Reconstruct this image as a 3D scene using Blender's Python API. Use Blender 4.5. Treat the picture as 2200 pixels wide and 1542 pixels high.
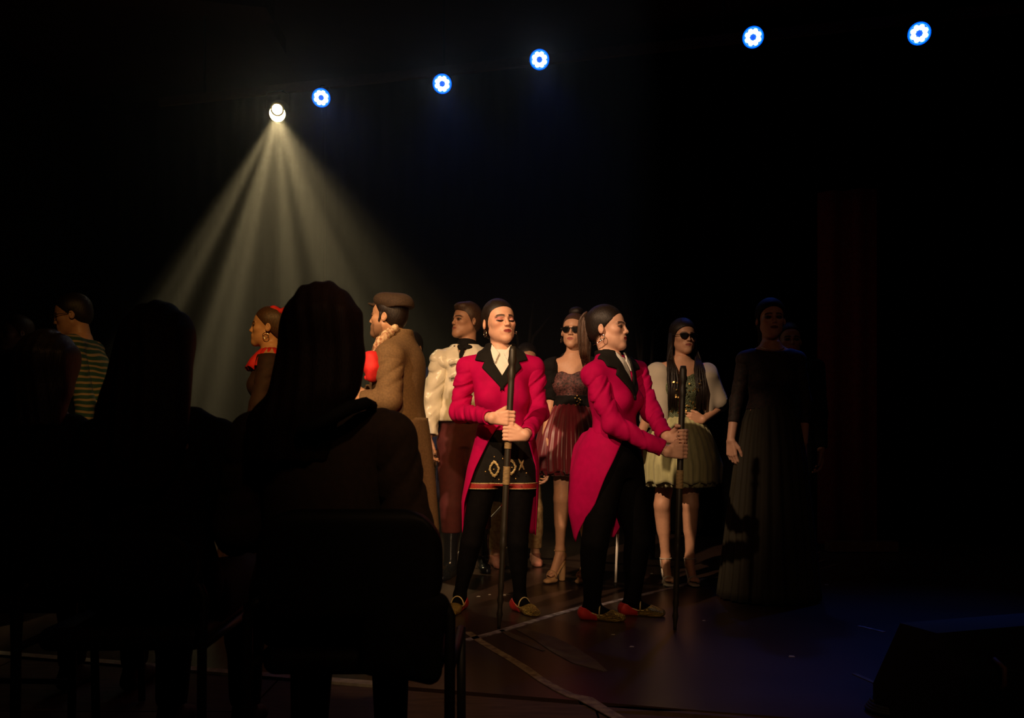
import bpy, math, random
import numpy as np
from mathutils import Vector, Matrix

for _o in list(bpy.data.objects):
    bpy.data.objects.remove(_o, do_unlink=True)
SC = bpy.context.scene
COL = SC.collection
random.seed(7)
RNG = np.random.default_rng(7)
rad = math.radians

# ------------------------------------------------------------------ camera
FPX, CX, HY, CZ = 1900.0, 1100.0, 935.0, 0.96     # focal length in px, centre column, horizon row, eye height
cam_d = bpy.data.cameras.new('camera')
cam = bpy.data.objects.new('camera', cam_d)
COL.objects.link(cam)
cam.location = (0, 0, CZ)
cam.rotation_euler = (rad(90), 0, 0)
cam_d.sensor_width = 36.0
cam_d.lens = 36.0 * FPX / 2200.0
cam_d.shift_y = (HY - 771.0) / 2200.0
cam_d.clip_start = 0.05
cam_d.dof.use_dof = True
cam_d.dof.focus_distance = 4.7
cam_d.dof.aperture_fstop = 5.6
SC.camera = cam

def W(px, py, Y):
    """point of the place seen at pixel (px, py) at distance Y from the camera"""
    return np.array([(px - CX) * Y / FPX, Y, CZ + (HY - py) * Y / FPX])

def FL(px, py):
    """point of the floor seen at pixel (px, py)"""
    return W(px, py, CZ * FPX / (py - HY))

# ------------------------------------------------------------------ world, exposure
w = bpy.data.worlds.new('dark_hall'); SC.world = w
w.use_nodes = True
w.node_tree.nodes['Background'].inputs[0].default_value = (0.55, 0.35, 0.3, 1)
w.node_tree.nodes['Background'].inputs[1].default_value = 0.0012
SC.view_settings.view_transform = 'Standard'
SC.view_settings.look = 'None'
SC.view_settings.exposure = 0.0
SC.view_settings.gamma = 1.0
SC.view_settings.use_curve_mapping = False
SC.cycles.max_bounces = 4
SC.cycles.diffuse_bounces = 2
SC.cycles.glossy_bounces = 2
SC.cycles.volume_bounces = 0
SC.cycles.transparent_max_bounces = 8

# ------------------------------------------------------------------ stage lights of the hall (front of house) and added fills
def spot(name, loc, target, power, color, size, blend, radius):
    d = bpy.data.lights.new(name, 'SPOT')
    d.energy = power; d.color = color; d.spot_size = rad(size); d.spot_blend = blend
    d.shadow_soft_size = radius
    o = bpy.data.objects.new(name, d); COL.objects.link(o)
    o.location = loc
    o.rotation_euler = (Vector(target) - Vector(loc)).to_track_quat('-Z', 'Y').to_euler()
    return o
# two warm keys from the front of the house: one over the middle aisle, one high on the left
spot('key_spot', (0.08, -0.9, 2.60), (-0.06, 4.9, 1.00), 480, (1.0, 0.62, 0.34), 23.5, 0.8, 0.06)
spot('key_spot_side', (-2.60, 0.5, 4.4), (-0.10, 4.85, 1.38), 1320, (1.0, 0.63, 0.37), 22.5, 0.8, 0.06)
# amber spot on the players at the left
spot('side_spot', (-0.3, -0.6, 4.3), (-1.20, 5.0, 1.30), 740, (1.0, 0.50, 0.13), 31, 0.95, 0.10)
# added warm fill on the front of the stage floor
spot('floor_spot', (0.55, -0.8, 4.4), (0.22, 3.75, 0.0), 190, (1.0, 0.60, 0.28), 27, 0.9, 0.10)
# added low warm fill, standing in for spill over the whole stage
spot('wash_spot', (1.2, -1.6, 4.4), (0.80, 4.6, 0.6), 27, (1.0, 0.46, 0.24), 62, 0.6, 0.15)

# ------------------------------------------------------------------ materials
def mat(name, color=(0.5, 0.5, 0.5), rough=0.6, metal=0.0, spec=0.5, attr=False, var=0.15, vscale=30.0,
        bump=0.0, bscale=200.0, stretch=(1, 1, 1), emit=None, estr=0.0, sheen=0.0, color2=None, alpha=1.0, coat=0.0):
    m = bpy.data.materials.new(name); m.use_nodes = True
    nt = m.node_tree; N = nt.nodes; L = nt.links
    b = N['Principled BSDF']
    b.inputs['Roughness'].default_value = rough
    b.inputs['Metallic'].default_value = metal
    b.inputs['Specular IOR Level'].default_value = spec
    if sheen:
        b.inputs['Sheen Weight'].default_value = sheen
    if coat:
        b.inputs['Coat Weight'].default_value = coat
        b.inputs['Coat Roughness'].default_value = 0.15
    if alpha < 1:
        b.inputs['Alpha'].default_value = alpha
    tc = N.new('ShaderNodeTexCoord'); mp = N.new('ShaderNodeMapping')
    mp.inputs['Scale'].default_value = stretch
    L.new(tc.outputs['Object'], mp.inputs['Vector'])
    nz = N.new('ShaderNodeTexNoise'); nz.inputs['Scale'].default_value = vscale
    nz.inputs['Detail'].default_value = 3
    L.new(mp.outputs[0], nz.inputs['Vector'])
    mx = N.new('ShaderNodeMix'); mx.data_type = 'RGBA'
    c2 = color2 if color2 is not None else tuple(c * (1 - var) for c in color)
    mx.inputs['A'].default_value = (*color, 1); mx.inputs['B'].default_value = (*c2, 1)
    if attr:
        at = N.new('ShaderNodeAttribute'); at.attribute_name = 'Col'
        dk = N.new('ShaderNodeMix'); dk.data_type = 'RGBA'; dk.blend_type = 'MULTIPLY'
        dk.inputs['Factor'].default_value = 1.0
        dk.inputs['B'].default_value = (1 - var, 1 - var, 1 - var, 1)
        L.new(at.outputs['Color'], dk.inputs['A'])
        L.new(at.outputs['Color'], mx.inputs['A']); L.new(dk.outputs['Result'], mx.inputs['B'])
    rp = N.new('ShaderNodeMapRange'); rp.inputs['From Min'].default_value = 0.35; rp.inputs['From Max'].default_value = 0.65
    L.new(nz.outputs['Fac'], rp.inputs['Value'])
    L.new(rp.outputs['Result'], mx.inputs['Factor'])
    L.new(mx.outputs['Result'], b.inputs['Base Color'])
    if bump:
        n2 = N.new('ShaderNodeTexNoise'); n2.inputs['Scale'].default_value = bscale; n2.inputs['Detail'].default_value = 2
        L.new(mp.outputs[0], n2.inputs['Vector'])
        bp = N.new('ShaderNodeBump'); bp.inputs['Strength'].default_value = bump; bp.inputs['Distance'].default_value = 0.01
        L.new(n2.outputs['Fac'], bp.inputs['Height']); L.new(bp.outputs['Normal'], b.inputs['Normal'])
    if emit:
        b.inputs['Emission Color'].default_value = (*emit, 1)
        b.inputs['Emission Strength'].default_value = estr
    return m

M = {}
M['skin'] = mat('skin', rough=0.48, attr=True, var=0.07, vscale=60, spec=0.4)
M['hair'] = mat('dark_hair', (0.016, 0.009, 0.006), 0.48, var=0.5, vscale=40, stretch=(6, 6, 0.6), bump=0.25, bscale=60, spec=0.4)
M['hair_brown'] = mat('brown_hair', (0.085, 0.040, 0.020), 0.48, var=0.5, vscale=40, stretch=(6, 6, 0.6), bump=0.25, bscale=60)
M['hair_red'] = mat('reddish_dark_hair', (0.016, 0.006, 0.004), 0.65, spec=0.15, var=0.5, vscale=40, stretch=(6, 6, 0.6), bump=0.25, bscale=60)
M['coat_red'] = mat('crimson_wool', (0.43, 0.0003, 0.072), 0.8, spec=0.12, var=0.12, vscale=25, bump=0.12, bscale=500)
M['velvet_black'] = mat('black_velvet', (0.009, 0.0075, 0.006), 0.85, var=0.3, spec=0.2)
M['cloth_black'] = mat('black_cloth', (0.009, 0.008, 0.008), 0.85, var=0.3, spec=0.15)
M['tights'] = mat('black_tights', (0.003, 0.0025, 0.0025), 0.8, var=0.3, spec=0.06)
M['shirt_white'] = mat('white_cotton', (0.80, 0.78, 0.72), 0.8, var=0.08, bump=0.08, bscale=300)
M['satin'] = mat('cream_satin', (0.88, 0.83, 0.68), 0.30, var=0.12, vscale=12, spec=0.6, bump=0.55, bscale=16, stretch=(1, 1, .45))
M['gold'] = mat('gold_trim', (0.72, 0.48, 0.16), 0.35, metal=0.8, var=0.3, vscale=200)
M['goldthread'] = mat('gold_thread', (0.60, 0.46, 0.20), 0.5, metal=0.3, var=0.4, vscale=300)
M['gold_sequin'] = mat('gold_sequins', (0.80, 0.55, 0.16), 0.22, metal=1.0, var=0.5, vscale=350, bump=1.0, bscale=260)
M['red_leather'] = mat('red_leather', (0.42, 0.02, 0.02), 0.5, var=0.2)
M['red_band'] = mat('red_braid', (0.30, 0.015, 0.01), 0.6, var=0.4, vscale=200)
M['silver'] = mat('silver', (0.85, 0.8, 0.7), 0.15, metal=1.0)
M['staff'] = mat('dark_staff_wood', (0.030, 0.024, 0.015), 0.45, var=0.4, vscale=30, stretch=(1, 1, 0.2))
M['staff_wrap'] = mat('tan_cord', (0.36, 0.24, 0.10), 0.7, var=0.5, vscale=120, stretch=(0.3, 0.3, 2))
M['cane_white'] = mat('white_cane', (0.85, 0.80, 0.70), 0.4, var=0.05)
M['cane_red'] = mat('red_cane', (0.65, 0.02, 0.03), 0.4, var=0.1)
M['rubber'] = mat('black_rubber', (0.012, 0.012, 0.012), 0.7)
M['maroon_tulle'] = mat('maroon_satin', (0.20, 0.012, 0.026), 0.38, var=0.35, vscale=8, stretch=(3, 3, 0.4), sheen=0.3)
M['lace'] = mat('dark_lace', (0.16, 0.05, 0.05), 0.6, color2=(0.02, 0.008, 0.008), vscale=70, bump=0.4, bscale=120)
M['green_tulle'] = mat('pale_green_tulle', (0.52, 0.52, 0.26), 0.75, var=0.25, vscale=10, stretch=(4, 4, 0.4), sheen=0.3)
M['green_bodice'] = mat('sequined_green', (0.16, 0.20, 0.11), 0.35, var=0.5, vscale=160, bump=0.8, bscale=160, metal=0.3)
M['shawl'] = mat('pale_shawl', (0.50, 0.45, 0.36), 0.8, var=0.12, vscale=10, sheen=0.3)
M['nude_shoe'] = mat('nude_suede', (0.50, 0.30, 0.15), 0.7, var=0.12)
M['glass_black'] = mat('black_sunglass_lens', (0.003, 0.003, 0.003), 0.35, spec=0.15)
M['gown'] = mat('dark_olive_chiffon', (0.030, 0.026, 0.014), 0.8, var=0.3, vscale=8, stretch=(4, 4, 0.3))
M['gown_lace'] = mat('black_lace', (0.030, 0.015, 0.012), 0.75, color2=(0.008, 0.006, 0.006), vscale=60)
M['maroon_trouser'] = mat('maroon_trousers', (0.085, 0.010, 0.012), 0.8, var=0.2)
M['boot'] = mat('navy_boot', (0.010, 0.012, 0.02), 0.18, spec=0.7)
M['brown_coat'] = mat('brown_tweed', (0.17, 0.100, 0.040), 0.85, var=0.25, vscale=90, bump=0.15, bscale=300)
M['cap'] = mat('dark_tweed_cap', (0.050, 0.027, 0.012), 0.85, var=0.4, vscale=140)
M['scarf'] = mat('cream_patterned_scarf', (0.72, 0.55, 0.33), 0.75, color2=(0.30, 0.12, 0.06), vscale=60)
M['red_cloth'] = mat('bright_red_cloth', (0.72, 0.018, 0.018), 0.7, var=0.2, vscale=40)
M['dark_dress'] = mat('dark_brown_dress', (0.030, 0.010, 0.007), 0.8, var=0.3)
M['navy'] = mat('navy_cloth', (0.012, 0.030, 0.14), 0.7, var=0.2)
M['navy_dark'] = mat('dark_navy_cloth', (0.010, 0.012, 0.045), 0.75, var=0.2)
M['cream_print'] = mat('cream_print_cloth', (0.55, 0.38, 0.17), 0.8, color2=(0.36, 0.20, 0.07), vscale=40)
M['stripe'] = None
M['aud_brown'] = mat('dark_brown_knit', (0.030, 0.014, 0.008), 0.9, var=0.3, vscale=60)
M['aud_beige'] = mat('dim_beige_top', (0.22, 0.13, 0.08), 0.9, var=0.2)
M['chair_black'] = mat('black_vinyl', (0.008, 0.007, 0.007), 0.6, spec=0.2)
M['metal_black'] = mat('black_painted_steel', (0.010, 0.010, 0.011), 0.55, spec=0.3)
M['pink'] = mat('pink_suede', (0.5, 0.2, 0.14), 0.7)

# ------------------------------------------------------------------ mesh + object helpers
def set_tags(o, label=None, cat=None, group=None, kind=None):
    if label: o['label'] = label
    if cat: o['category'] = cat
    if group: o['group'] = group
    if kind: o['kind'] = kind
    return o

def mesh_obj(name, verts, faces, material, parent=None, smooth=True, colors=None):
    """verts in the parent's frame"""
    me = bpy.data.meshes.new(name)
    verts = np.asarray(verts, np.float32)
    if isinstance(faces, np.ndarray):
        me.vertices.add(len(verts)); me.vertices.foreach_set('co', verts.ravel())
        n, q = faces.shape
        me.loops.add(n * q); me.loops.foreach_set('vertex_index', faces.astype(np.int32).ravel())
        me.polygons.add(n)
        me.polygons.foreach_set('loop_start', np.arange(0, n * q, q, dtype=np.int32))
        me.update(calc_edges=True)
    else:
        me.from_pydata([tuple(map(float, v)) for v in verts], [], faces); me.update()
    if smooth:
        me.polygons.foreach_set('use_smooth', np.ones(len(me.polygons), bool))
    if colors is not None:
        ca = me.color_attributes.new('Col', 'FLOAT_COLOR', 'POINT')
        c4 = np.ones((len(verts), 4), np.float32); c4[:, :3] = colors
        ca.data.foreach_set('color', c4.ravel())
    me.validate()
    me.materials.append(material)
    o = bpy.data.objects.new(name, me); COL.objects.link(o)
    if parent is not None: o.parent = parent
    return o

def empty(name, loc, label=None, cat=None, group=None):
    o = bpy.data.objects.new(name, None); COL.objects.link(o)
    o.empty_display_size = 0.2
    o.location = tuple(map(float, loc))
    return set_tags(o, label, cat, group)

class MB:
    """collects boxes, tubes and lathes into one mesh"""
    def __init__(s): s.v = []; s.f = []
    def box(s, c, h, R=None, bevel=0.0):
        n = len(s.v); c = np.array(c, float)
        for x in (-1, 1):
            for y in (-1, 1):
                for z in (-1, 1):
                    p = np.array([x * h[0], y * h[1], z * h[2]])
                    s.v.append(c + (R @ p if R is not None else p))
        for q in ((0, 1, 3, 2), (4, 6, 7, 5), (0, 4, 5, 1), (2, 3, 7, 6), (0, 2, 6, 4), (1, 5, 7, 3)):
            s.f.append(tuple(n + i for i in q))
        return s
    def tube(s, pts, r, seg=10, cap=True):
        pts = [np.array(p, float) for p in pts]
        rr = r if hasattr(r, '__len__') else [r] * len(pts)
        n0 = len(s.v); prev = None
        for i, p in enumerate(pts):
            t = pts[min(i + 1, len(pts) - 1)] - pts[max(i - 1, 0)]
            t = t / (np.linalg.norm(t) + 1e-9)
            a = prev if prev is not None else (np.array([0, 0, 1.0]) if abs(t[2]) < 0.9 else np.array([1.0, 0, 0]))
            u = a - t * (a @ t); u /= (np.linalg.norm(u) + 1e-9); prev = u
            v = np.cross(t, u)
            for k in range(seg):
                an = 2 * math.pi * k / seg
                s.v.append(p + rr[i] * (u * math.cos(an) + v * math.sin(an)))
        for i in range(len(pts) - 1):
            for k in range(seg):
                a = n0 + i * seg + k; b = n0 + i * seg + (k + 1) % seg
                s.f.append((a, b, b + seg, a + seg))
        if cap:
            s.f.append(tuple(n0 + k for k in reversed(range(seg))))
            e = n0 + (len(pts) - 1) * seg
            s.f.append(tuple(e + k for k in range(seg)))
        return s
    def ellipsoid(s, c, r, seg=12, rings=8, R=None):
        n0 = len(s.v); c = np.array(c, float)
        for i in range(rings + 1):
            th = math.pi * i / rings
            for k in range(seg):
                ph = 2 * math.pi * k / seg
                p = np.array([r[0] * math.sin(th) * math.cos(ph), r[1] * math.sin(th) * math.sin(ph), r[2] * math.cos(th)])
                s.v.append(c + (R @ p if R is not None else p))
        for i in range(rings):
            for k in range(seg):
                a = n0 + i * seg + k; b = n0 + i * seg + (k + 1) % seg
                s.f.append((a, a + seg, b + seg, b))
        return s
    def prism(s, poly, fn0, fn1):
        """poly: list of 2D points; fn0/fn1 map a 2D point to the two 3D faces"""
        n0 = len(s.v); n = len(poly)
        for p in poly: s.v.append(np.array(fn0(p), float))
        for p in poly: s.v.append(np.array(fn1(p), float))
        s.f.append(tuple(n0 + i for i in range(n)))
        s.f.append(tuple(n0 + n + i for i in reversed(range(n))))
        for i in range(n):
            j = (i + 1) % n
            s.f.append((n0 + i, n0 + n + i, n0 + n + j, n0 + j))
        return s
    def obj(s, name, material, parent=None, smooth=False, base=(0, 0, 0)):
        return mesh_obj(name, np.array(s.v) - np.array(base), s.f, material, parent, smooth)

def rotz(a):
    c, s = math.cos(a), math.sin(a); return np.array([[c, -s, 0], [s, c, 0], [0, 0, 1.0]])
def rotx(a):
    c, s = math.cos(a), math.sin(a); return np.array([[1.0, 0, 0], [0, c, -s], [0, s, c]])
def roty(a):
    c, s = math.cos(a), math.sin(a); return np.array([[c, 0, s], [0, 1.0, 0], [-s, 0, c]])
def unit(v):
    v = np.array(v, float); return v / (np.linalg.norm(v) + 1e-12)

# ------------------------------------------------------------------ implicit-surface modeller
class Prim:
    def __init__(s, lo, hi, fn): s.lo = np.array(lo, float); s.hi = np.array(hi, float); s.fn = fn

def cap(a, b, ra, rb=None, flat=None, wr=None):
    """tapered capsule; flat=(direction, factor) squeezes it; wr=(amplitude, waves, phase) wrinkles it across its length"""
    a = np.array(a, float); b = np.array(b, float); rb = ra if rb is None else rb
    ab = b - a; L2 = max(ab @ ab, 1e-10); m = max(ra, rb) + 0.004
    fd = None if flat is None else (unit(flat[0]), 1.0 / flat[1] ** 2 - 1.0)
    def fn(X, Y, Z):
        x = X - a[0]; y = Y - a[1]; z = Z - a[2]
        t = np.clip((x * ab[0] + y * ab[1] + z * ab[2]) / L2, 0, 1)
        x = x - t * ab[0]; y = y - t * ab[1]; z = z - t * ab[2]
        q = x * x + y * y + z * z
        if fd is not None:
            q = q + fd[1] * (x * fd[0][0] + y * fd[0][1] + z * fd[0][2]) ** 2
        r = ra + (rb - ra) * t
        if wr is not None:
            q1 = 6.283 * wr[1] * t + wr[2] + 55 * x + 40 * y + 30 * z
            r = r - wr[0] * (1.9 * np.clip(np.sin(q1) - .35, 0, 1) + .8 * np.clip(np.sin(1.7 * q1 + 2 + 60 * y) - .5, 0, 1)) * np.sin(3.1416 * np.clip(t * .96 + .04, 0, 1))
        return np.sqrt(q) - r
    return Prim(np.minimum(a, b) - m, np.maximum(a, b) + m, fn)

def ell(c, r, R=None):
    c = np.array(c, float); r = np.array(r, float)
    m = float(max(r)); Rm = np.eye(3) if R is None else np.array(R, float)
    ext = np.abs(Rm) @ r
    def fn(X, Y, Z):
        x = X - c[0]; y = Y - c[1]; z = Z - c[2]
        u = x * Rm[0, 0] + y * Rm[1, 0] + z * Rm[2, 0]
        v = x * Rm[0, 1] + y * Rm[1, 1] + z * Rm[2, 1]
        w_ = x * Rm[0, 2] + y * Rm[1, 2] + z * Rm[2, 2]
        k0 = np.sqrt((u / r[0]) ** 2 + (v / r[1]) ** 2 + (w_ / r[2]) ** 2)
        k1 = np.sqrt((u / r[0] ** 2) ** 2 + (v / r[1] ** 2) ** 2 + (w_ / r[2] ** 2) ** 2) + 1e-9
        return k0 * (k0 - 1) / k1
    return Prim(c - ext, c + ext, fn)

def rbox(c, h, R=None, rd=0.01):
    c = np.array(c, float); h = np.array(h, float) - rd
    Rm = np.eye(3) if R is None else np.array(R, float)
    ext = np.abs(Rm) @ (h + rd)
    def fn(X, Y, Z):
        x = X - c[0]; y = Y - c[1]; z = Z - c[2]
        q = [np.abs(x * Rm[0, i] + y * Rm[1, i] + z * Rm[2, i]) - h[i] for i in range(3)]
        out = np.sqrt(np.maximum(q[0], 0) ** 2 + np.maximum(q[1], 0) ** 2 + np.maximum(q[2], 0) ** 2)
        return out + np.minimum(np.maximum(q[0], np.maximum(q[1], q[2])), 0) - rd
    return Prim(c - ext, c + ext, fn)

def loft(st, right, inf=0.0):
    """stack of ellipses along z: st = [(centre, rx, ry)], right = direction of rx (horizontal)"""
    st = sorted(st, key=lambda s: s[0][2])
    z = np.array([s[0][2] for s in st]); cx = np.array([s[0][0] for s in st]); cy = np.array([s[0][1] for s in st])
    rx = np.array([s[1] for s in st]) + inf; ry = np.array([s[2] for s in st]) + inf
    zz = np.linspace(z[0], z[-1], 80)
    def smooth(v):
        q = np.interp(zz, z, v); k = np.ones(9) / 9
        return np.convolve(np.pad(q, 4, mode='edge'), k, 'valid')
    cx, cy, rx, ry = smooth(cx), smooth(cy), smooth(rx), smooth(ry)
    r = unit(right); f = np.array([-r[1], r[0], 0])
    m = float(max(rx.max(), ry.max()))
    def fn(X, Y, Z):
        Zc = np.clip(Z, z[0], z[-1])
        a = np.interp(Zc, zz, rx); b = np.interp(Zc, zz, ry)
        x = X - np.interp(Zc, zz, cx); y = Y - np.interp(Zc, zz, cy)
        u = (x * r[0] + y * r[1]); v = (x * f[0] + y * f[1])
        k0 = np.sqrt((u / a) ** 2 + (v / b) ** 2); k1 = np.sqrt((u / a ** 2) ** 2 + (v / b ** 2) ** 2) + 1e-6
        d = k0 * (k0 - 1) / k1
        d = np.where(k0 < 0.05, -np.minimum(a, b), d)
        e = np.abs(Z - Zc)
        return np.where(e > 0, np.sqrt(np.maximum(d, 0) ** 2 + e * e) + np.minimum(d, 0) * 0, d)
    lo = np.array([cx.min() - m, cy.min() - m, z[0] - 0.002]); hi = np.array([cx.max() + m, cy.max() + m, z[-1] + 0.002])
    return Prim(lo, hi, fn)

def poly2d(U, V, pts):
    """signed distance to a polygon"""
    pts = np.array(pts, float); n = len(pts)
    d = np.full(np.broadcast(U, V).shape, 1e9, np.float32); s = np.ones(d.shape, np.float32)
    for i in range(n):
        a = pts[i]; b = pts[i - 1]; e = b - a
        wx = U - a[0]; wy = V - a[1]
        t = np.clip((wx * e[0] + wy * e[1]) / max(e @ e, 1e-12), 0, 1)
        bx = wx - e[0] * t; by = wy - e[1] * t
        d = np.minimum(d, bx * bx + by * by)
        c1 = V >= a[1]; c2 = V < b[1]; c3 = e[0] * wy > e[1] * wx
        flip = (c1 & c2 & c3) | (~c1 & ~c2 & ~c3)
        s = np.where(flip, -s, s)
    return s * np.sqrt(d)

class Fld:
    def __init__(s): s.ops = []; s.lo = np.full(3, 1e9); s.hi = np.full(3, -1e9)
    def u(s, p, k=0.01):
        for q in (p if isinstance(p, (list, tuple)) else [p]):
            s.ops.append(('u', q, k)); s.lo = np.minimum(s.lo, q.lo); s.hi = np.maximum(s.hi, q.hi)
        return s
    def cut(s, p, k=0.004):
        for q in (p if isinstance(p, (list, tuple)) else [p]): s.ops.append(('s', q, k))
        return s
    def fn(s, f): s.ops.append(('f', f, 0)); return s
    def half(s, n, c):
        """keep n.p < c"""
        n = np.array(n, float)
        return s.fn(lambda D, X, Y, Z: np.maximum(D, X * n[0] + Y * n[1] + Z * n[2] - c))
    def noise(s, amp, fr, ph=0.0):
        return s.fn(lambda D, X, Y, Z: D + amp * (np.sin(fr * X + 1.3 * np.sin(fr * 0.6 * Z + ph) + ph) * np.sin(fr * 0.9 * Y + 2.1 + ph) +
                                                  np.sin(fr * 0.8 * Z + 1.7 * np.sin(fr * 0.5 * X + 1 + ph))) * 0.5)
    def shell(s, off, th):
        return s.fn(lambda D, X, Y, Z: np.abs(D - off) - th)
    def mesh(s, h, detail=(), pad=0.006, clip=None):
        lo = s.lo - pad - h; hi = s.hi + pad + h
        if clip is not None:
            lo = np.maximum(lo, clip[0]); hi = np.minimum(hi, clip[1])
        ax = []
        for i in range(3):
            v = [lo[i]]
            while v[-1] < hi[i]:
                st = h
                for (dl, dh, hh) in detail:
                    if dl[i] - hh <= v[-1] <= dh[i]: st = min(st, hh)
                v.append(v[-1] + st)
            ax.append(np.array(v, np.float32))
        D = np.full([len(a) for a in ax], 0.08, np.float32)
        G = (ax[0][:, None, None], ax[1][None, :, None], ax[2][None, None, :])
        for op, p, k in s.ops:
            if op == 'f':
                D = np.broadcast_to(p(D, *G), D.shape).astype(np.float32); continue
            mg = k + 2.5 * h
            sl = tuple(slice(max(0, np.searchsorted(ax[i], p.lo[i] - mg) - 1), np.searchsorted(ax[i], p.hi[i] + mg) + 1) for i in range(3))
            if any(t.stop - t.start < 1 for t in sl): continue
            d = p.fn(G[0][sl[0]], G[1][:, sl[1]], G[2][:, :, sl[2]]); A = D[sl]
            if op == 'u':
                hh = np.maximum(k - np.abs(A - d), 0) / k
                D[sl] = np.minimum(A, d) - hh * hh * k * 0.25
            else:
                hh = np.maximum(k - np.abs(A + d), 0) / k
                D[sl] = np.maximum(A, -d) + hh * hh * k * 0.25
        D[0] = D[-1] = 0.05; D[:, 0] = D[:, -1] = 0.05; D[:, :, 0] = D[:, :, -1] = 0.05
        return nets(D, ax)

def nets(D, ax):
    S = D.shape; ins = D < 0
    cs = (S[0] - 1, S[1] - 1, S[2] - 1)
    allc, allp, quads = [], [], []
    for a in range(3):
        s0 = [slice(None)] * 3; s1 = [slice(None)] * 3; s0[a] = slice(0, -1); s1[a] = slice(1, None)
        i0, i1 = ins[tuple(s0)], ins[tuple(s1)]
        idx = np.nonzero(i0 != i1)
        d0 = D[tuple(s0)][idx]; d1 = D[tuple(s1)][idx]; t = d0 / (d0 - d1)
        P = np.stack([ax[i][idx[i]] for i in range(3)], 1).astype(np.float64)
        P[:, a] += t * (ax[a][idx[a] + 1] - ax[a][idx[a]])
        b, c = (a + 1) % 3, (a + 2) % 3
        ids = []
        for (ob, oc) in ((0, 0), (-1, 0), (-1, -1), (0, -1)):
            q = [idx[0].copy(), idx[1].copy(), idx[2].copy()]
            q[b] += ob; q[c] += oc
            fl = (q[0] * cs[1] + q[1]) * cs[2] + q[2]
            ids.append(fl); allc.append(fl); allp.append(P)
        Q = np.stack(ids, 1); fl = i0[idx]
        Q[~fl] = Q[~fl][:, ::-1]
        quads.append(Q)
    C = np.concatenate(allc); P = np.concatenate(allp); Q = np.concatenate(quads)
    if len(C) == 0: return np.zeros((0, 3)), np.zeros((0, 4), int)
    un, inv = np.unique(C, return_inverse=True)
    cnt = np.bincount(inv)
    V = np.stack([np.bincount(inv, P[:, i]) / cnt for i in range(3)], 1)
    return V, np.searchsorted(un, Q)

# ------------------------------------------------------------------ anatomy
def sstep(a, b, x):
    t = np.clip((x - a) / (b - a), 0, 1); return t * t * (3 - 2 * t)

class Head:
    """head frame: face along local -y, crown along +z, centre between the ears"""
    def __init__(s, c, yaw=0, pitch=0, roll=0, sc=1.0):
        s.c = np.array(c, float); s.s = sc
        s.R = rotz(rad(yaw)) @ rotx(-rad(pitch)) @ roty(rad(roll))
    def P(s, p): return s.c + s.s * (s.R @ np.array(p, float))
    def D(s, d): return s.R @ np.array(d, float)
    def loc(s, V): return ((V - s.c) @ s.R) / s.s
    def cap(s, a, b, ra, rb=None, flat=None):
        return cap(s.P(a), s.P(b), ra * s.s, None if rb is None else rb * s.s, None if flat is None else (s.D(flat[0]), flat[1]))
    def ell(s, c, r, R=None):
        return ell(s.P(c), np.array(r) * s.s, s.R if R is None else s.R @ R)

def head_into(F, h, male=False, smile=False, wide=1.0):
    w_ = wide
    F.u(h.ell((0, .018, .038), (.074 * w_, .094, .080)), .01)
    F.u(h.ell((0, -.020, .030), (.063 * w_, .066, .060)), .02)
    F.u(h.ell((0, -.026, -.032), (.059 * w_, .060, .070)), .025)
    F.u(h.ell((0, -.033, -.064), (.049 * w_, .050, .040)), .03)
    for sx in (-1, 1):
        F.u(h.ell((sx * .040 * w_, -.054, -.017), (.022, .025, .020)), .02)
        F.u(h.cap((sx * (.044 if not male else .050) * w_, .000, -.048), (sx * .013, -.070, -.094), .013 if not male else .020, .011 if not male else .019), .03)
    F.u(h.ell((0, -.074, -.097), (.016 if not male else .025, .014, .014)), .024)
    for sx in (-1, 1):
        F.cut(h.ell((sx * .032, -.100, -.001), (.020, .019, .014)), .014)
        F.u(h.cap((sx * .010, -.087, .018), (sx * .048, -.070, .017), .006 if not male else .0085, .002), .014)
        F.u(h.ell((sx * .0315, -.0735, -.001), (.0145, .0135, .0130)), .003)
    F.u(h.cap((0, -.083, .014), (0, -.098, -.024), .0072, .0098), .010)
    F.u(h.ell((0, -.1010, -.0275), (.0088, .0098, .0088)), .007)
    for sx in (-1, 1):
        F.u(h.ell((sx * .0108, -.094, -.0305), (.0066, .0100, .0066)), .006)
        F.cut(h.ell((sx * .0065, -.1010, -.0385), (.0038, .0055, .0040)), .003)
    F.u(h.ell((0, -.080, -.060), (.031, .0145, .023)), .012)
    up = .004 if smile else 0.0
    ww = .027 if smile else .0235
    for sx in (-1, 1):
        F.u(h.cap((sx * .003, -.0935, -.0548), (sx * ww, -.0870, -.0580 + up), .0046, .0026), .006)
        F.u(h.cap((sx * .002, -.0920, -.0648), (sx * (ww - .003), -.0870, -.0605 + up), .0054, .0026), .006)
        F.cut(h.cap((0, -.0985, -.0598), (sx * ww, -.0930, -.0590 + up), .0026, .0016), .003)
        # ears
        Re = roty(rad(-10 * sx)) @ rotx(rad(-10)) @ rotz(rad(22 * sx))
        F.u(h.ell((sx * .078 * w_, .014, -.006), (.0085, .0175, .0280), Re), .006)
        F.cut(h.ell((sx * .088 * w_, .010, -.001), (.0085, .0100, .0170), Re), .005)
    return F

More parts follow.
